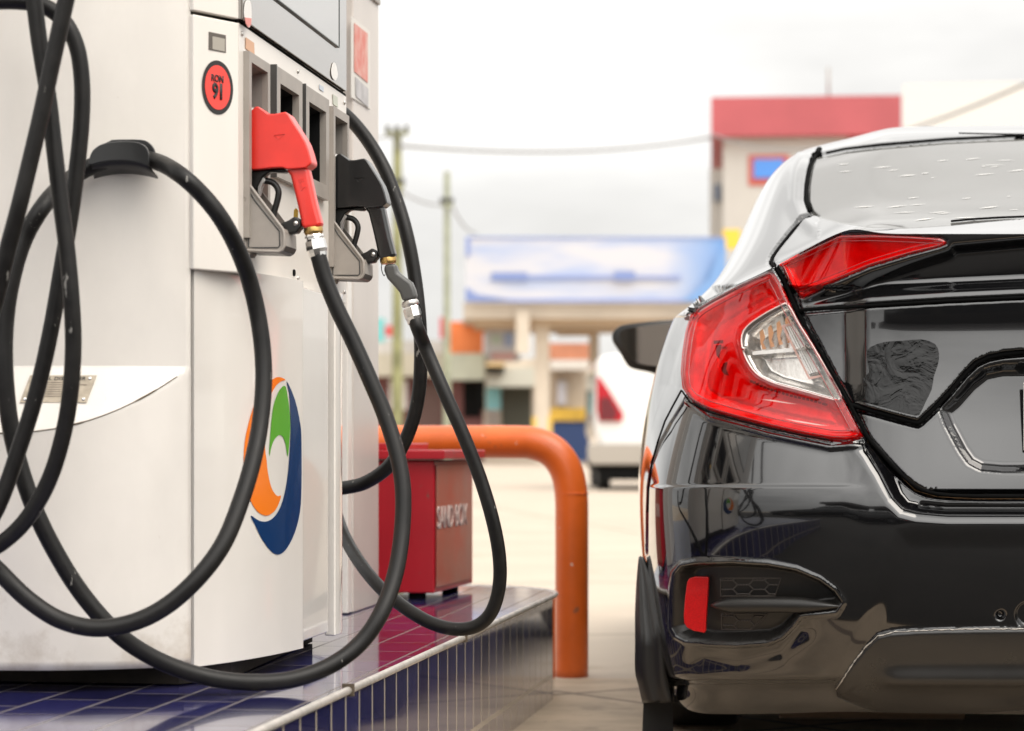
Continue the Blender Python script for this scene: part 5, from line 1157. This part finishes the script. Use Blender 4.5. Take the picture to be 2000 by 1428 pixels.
# tower block with red top
tb = thing('tall_building', 'grey clad building with a deep red parapet and blue window', 'building', (at(1560, 900, YB+14).x, YB+18, 0))
Yt = YB+12
rp_ = fc('red_parapet', (.42, .085, .095), var=.15, vscale=.4)
far_box('wall', 1412, 262, 1740, 905, Yt, 14, grey_w, tb); far_box('parapet', 1389, 190, 1757, 266, Yt-.6, 15.2, rp_, tb)
far_box('red_bay', 1610, 262, 1757, 420, Yt-.3, 6, rp_, tb); far_box('annex', 1386, 330, 1413, 470, Yt+3, 6, grey_w, tb)
far_box('window', 1462, 303, 1540, 362, Yt-.15, .2, fc('window_frame_red', (.50, .10, .07)), tb); far_box('pane', 1472, 311, 1531, 348, Yt-.25, .15, M('blue_glass', (.03, .20, .62), rough=.15, coat=1), tb)
far_box('vent', 1394, 360, 1407, 392, Yt+2.8, .3, fc('blue_grey', (.16, .19, .25)), tb)
for k_ in range(7): far_box('cladding_joint', 1436+k_*24, 368, 1437.6+k_*24, 700, Yt-.03, .05, fc('joint_grey', (.42, .39, .36)) if k_ == 0 else bpy.data.materials['joint_grey'], tb)
tube('antenna', [at(1618, 190, Yt+4), at(1618, 132, Yt+4)], .05, grey_pl, tb, sides=6)
tag(far_box('pale_building', 1764, 165, 2150, 905, YB+40, 16, fc('pale_wall', (.66, .64, .60))), 'very pale tall building at the right behind the sedan roof', 'building')
# low shops and boards
sh = thing('market_stall', 'low maroon market stall with a pale sheet roof by the poles', 'stall', (at(850, 900, YB+6).x, YB+8, 0))
mar = fc('maroon_wall', (.17, .055, .05), var=.35, vscale=.7)
far_box('wall', 700, 712, 945, 905, YB+6, 5, mar, sh); far_box('roof', 690, 690, 950, 735, YB+5, 7, fc('sheet_roof', (.46, .42, .33), var=.2, vscale=.5), sh)
far_box('opening', 905, 745, 940, 815, YB+5.9, .3, black, sh); far_box('white_notice', 760, 742, 795, 800, YB+5.7, .2, fc('white_notice', (.62, .56, .54)), sh)
far_box('doorway', 815, 750, 860, 860, YB+5.9, .3, fc('brown_door', (.10, .05, .04)), sh)
tag(far_box('orange_sign', 866, 628, 944, 690, YB+5, .4, fc('orange_board', (.82, .24, .07))), 'large plain orange board above the stall roof', 'sign')
tag(far_box('red_sign', 859, 620, 873, 660, YB+4.5, .4, fc('red_board', (.55, .05, .07))), 'narrow red board at the left edge of the orange one', 'sign')
tag(far_box('white_sign', 946, 640, 1016, 706, YB+5, .4, fc('white_board', (.62, .63, .66), var=.25, vscale=.9)), 'square white board right of the orange one', 'sign')
tag(far_box('teal_sign', 728, 622, 752, 668, YB+5, .4, fc('teal_board', (.16, .45, .45))), 'teal board beside the canopy column', 'sign')
tag(far_box('red_lamp_box', 752, 636, 770, 656, YB+5, .4, fc('red_lamp', (.55, .07, .07))), 'small red box sign right of the teal board', 'sign')
cs = thing('cream_shop', 'cream roadside shop with dark doorway and blue base', 'shop', (at(1060, 900, YB+16).x, YB+20, 0))
far_box('wall', 940, 700, 1330, 905, YB+16, 7, cream, cs); far_box('roof', 1070, 670, 1150, 702, YB+15, 6, fc('orange_tiles', (.55, .22, .12), var=.3, vscale=1), cs)
far_box('doorway', 980, 757, 1038, 850, YB+15.8, .4, fc('dark_olive', (.05, .05, .035)), cs); far_box('cyan_panel', 950, 758, 978, 800, YB+15.8, .3, fc('cyan_panel', (.25, .55, .60)), cs)
far_box('shop_shelf', 915, 700, 985, 716, YB+14, 2, fc('yellow_strip', (.60, .42, .20)), cs); far_box('awning', 950, 718, 1045, 755, YB+14.5, 2, fc('pale_awning', (.55, .54, .46)), cs)
far_box('blue_base', 1074, 822, 1165, 905, YB+15.5, .6, fc('navy_base', (.025, .055, .16)), cs); far_box('yellow_band', 1074, 797, 1165, 822, YB+15.4, .6, fc('yellow_band', (.72, .45, .06), var=.3, vscale=1), cs)
far_box('low_wall', 1075, 703, 1160, 722, YB+14.6, .5, fc('white_parapet', (.66, .62, .56)), cs)
tag(far_box('grey_house', 560, 660, 745, 905, YB+18, 6, fc('grey_house_wall', (.55, .52, .48), var=.2)), 'plain pale house left of the stall, behind the column', 'house')
far_box('black_umbrella', 935, 740, 947, 800, YB+4.6, .5, black, sh)  # black umbrella at the end of the stall
far_box('gable', 880, 690, 946, 742, YB+4.4, .6, fc('pale_green_tin', (.50, .52, .42), var=.2, vscale=1), sh)
tag(far_box('water_tank', 950, 800, 975, 832, YB+8, 1.0, fc('white_tank', (.62, .58, .54))), 'pale drum standing beside the dark doorway', 'tank')
tag(far_box('yellow_bollard', 1040, 814, 1048, 870, YB-1, .3, fc('bollard_yellow', (.72, .46, .06))), 'left yellow post at the foot of the canopy column', 'bollard')
tag(far_box('yellow_bollard', 1070, 814, 1078, 870, YB-1, .3, fc('bollard_yellow2', (.72, .46, .06))), 'right yellow post at the foot of the canopy column', 'bollard')
far_box('sign_patch', 960, 655, 978, 672, YB+4.9, .2, fc('patch_green', (.45, .55, .48)), sh); far_box('sign_patch', 985, 650, 1003, 676, YB+4.9, .2, fc('patch_blue', (.30, .38, .58)), sh); far_box('sign_patch', 960, 690, 1005, 702, YB+4.9, .2, fc('patch_pink', (.62, .36, .34)), sh)
far_box('beam', 1088, 640, 1160, 656, YB+6, .6, tan, gn); far_box('door_frame', 1080, 722, 1086, 800, YB+15.5, .4, tan, cs); far_box('poster', 1088, 745, 1106, 790, YB+15.5, .3, fc('poster_grey', (.55, .54, .58)), cs)
far_box('dark_shelf', 950, 716, 985, 727, YB+14, .8, black, cs); tag(far_box('tan_kiosk', 745, 665, 866, 702, YB+9, 3, fc('tan_tin', (.50, .47, .44), var=.3, vscale=.6)), 'pale tin roof rising behind the stall between the poles', 'roof')
# poles, wires
pm = fc('mossy_pole', (.27, .27, .13), var=.45, vscale=2, rough=.85); pm2 = fc('weathered_pole', (.33, .35, .25), var=.35, vscale=2, rough=.85)
def pole(px_, top, Y, r, mat, label, arms):
    p = thing('utility_pole', label, 'utility pole', (at(px_, 870, Y).x, Y, 0), 'utility poles along the far road'); x = at(px_, 870, Y).x
    lathe('mast', (x, Y, 0), at(px_, top, Y), [(0, r*1.15), (1, r*.85)], mat, p, sides=12)
    for (yy, w_) in arms:
        z_ = at(px_, yy, Y).z; box('crossarm', (x, Y-r-.06, z_), (w_, 0, 0), (0, .05, 0), (0, 0, .06), mat, p)
        for s_ in (-.8, 0, .8): lathe('insulator', (x+w_*s_, Y-r-.06, z_+.06), (x+w_*s_, Y-r-.06, z_+.25), [(0, .05), (.5, .08), (1, .04)], grey_dk, p, sides=8)
pole(776, 255, 70, .145, pm, 'mossy green utility pole nearest the dispenser', [(262, .34), (366, .2)])
pole(873, 335, 78, .11, pm2, 'thinner grey green utility pole left of the banner', [(402, .2)])
def wire(label, p0, p1, sag, r=.045):
    a, b = at(*p0), at(*p1); pts_ = [a.lerp(b, k_/16)-UZ*sag*(4*(k_/16)*(1-k_/16)) for k_ in range(17)]
    tag(tube('overhead_wire', pts_, r, fc('wire_grey', (.25, .25, .25)) if 'wire_grey' not in bpy.data.materials else bpy.data.materials['wire_grey'], sides=6), label, 'wire', 'overhead wires')
wire('thick cable sagging from the mossy pole to the red topped building', (776, 284, 69.7), (1392, 268, 92), .35, .055)
wire('thin wire crossing from the far left behind the mossy pole', (560, 262, 69.6), (776, 266, 69.6), .1, .03)
wire('drooping service wire from the thinner pole to the banner corner', (880, 395, 77.8), (930, 455, 81), .25, .03)
wire('cable rising across the red parapet to the upper right', (1392, 262, 92), (2100, 118, 40), 1.0, .035)
wire('thin lower wire between the two poles', (776, 368, 69.7), (868, 400, 77.7), .15, .03)
as_ = M('reflection_floor_dark', (.032, .028, .024), rough=.85, var=.3, vscale=3)
tag(mesh('reflection_floor', [(-30, -40, .008), (30, -40, .008), (30, 4.3, .008), (-30, 4.3, .008)], [(0, 1, 2, 3)], as_, smooth=False), kind='structure')  # unseen dark ground added to darken what the bumper mirrors
# --- unseen, behind the camera: added for the car's paint to mirror
kb = thing('unseen_kiosk', 'low unseen station shop added behind the viewer for reflections', 'shop', (2, -17, 0))
kw = M('kiosk_wall', (.06, .055, .05), rough=.6)
box('wall', (3, -19, 1.9), (11, 0, 0), (0, 2.5, 0), (0, 0, 1.9), kw, kb); box('roof_fascia', (3, -18.6, 3.95), (11.5, 0, 0), (0, 3, 0), (0, 0, .35), M('kiosk_fascia', (.12, .11, .11), rough=.5), kb)
for k_ in range(7): box('shop_window', (-6+k_*3, -16.48, 1.5), (1.15, 0, 0), (0, .03, 0), (0, 0, 1.1), M('kiosk_glass', (.02, .02, .022), rough=.1) if k_ == 0 else bpy.data.materials['kiosk_glass'], kb)
def copy_tree(o, parent=None, mw=None):
    c = o.copy(); COL.objects.link(c)
    if parent is not None: c.parent = parent
    for ch in o.children:
        if ch.type == 'MESH' and (parent is None or True): copy_tree(ch, c)
    return c
c2 = copy_tree(car); c2.location = (3.6, -6.5, 0); c2.rotation_euler = (0, 0, 1.35); tag(c2, 'second black sedan parked behind the viewer, mirrored in the paint', 'car')
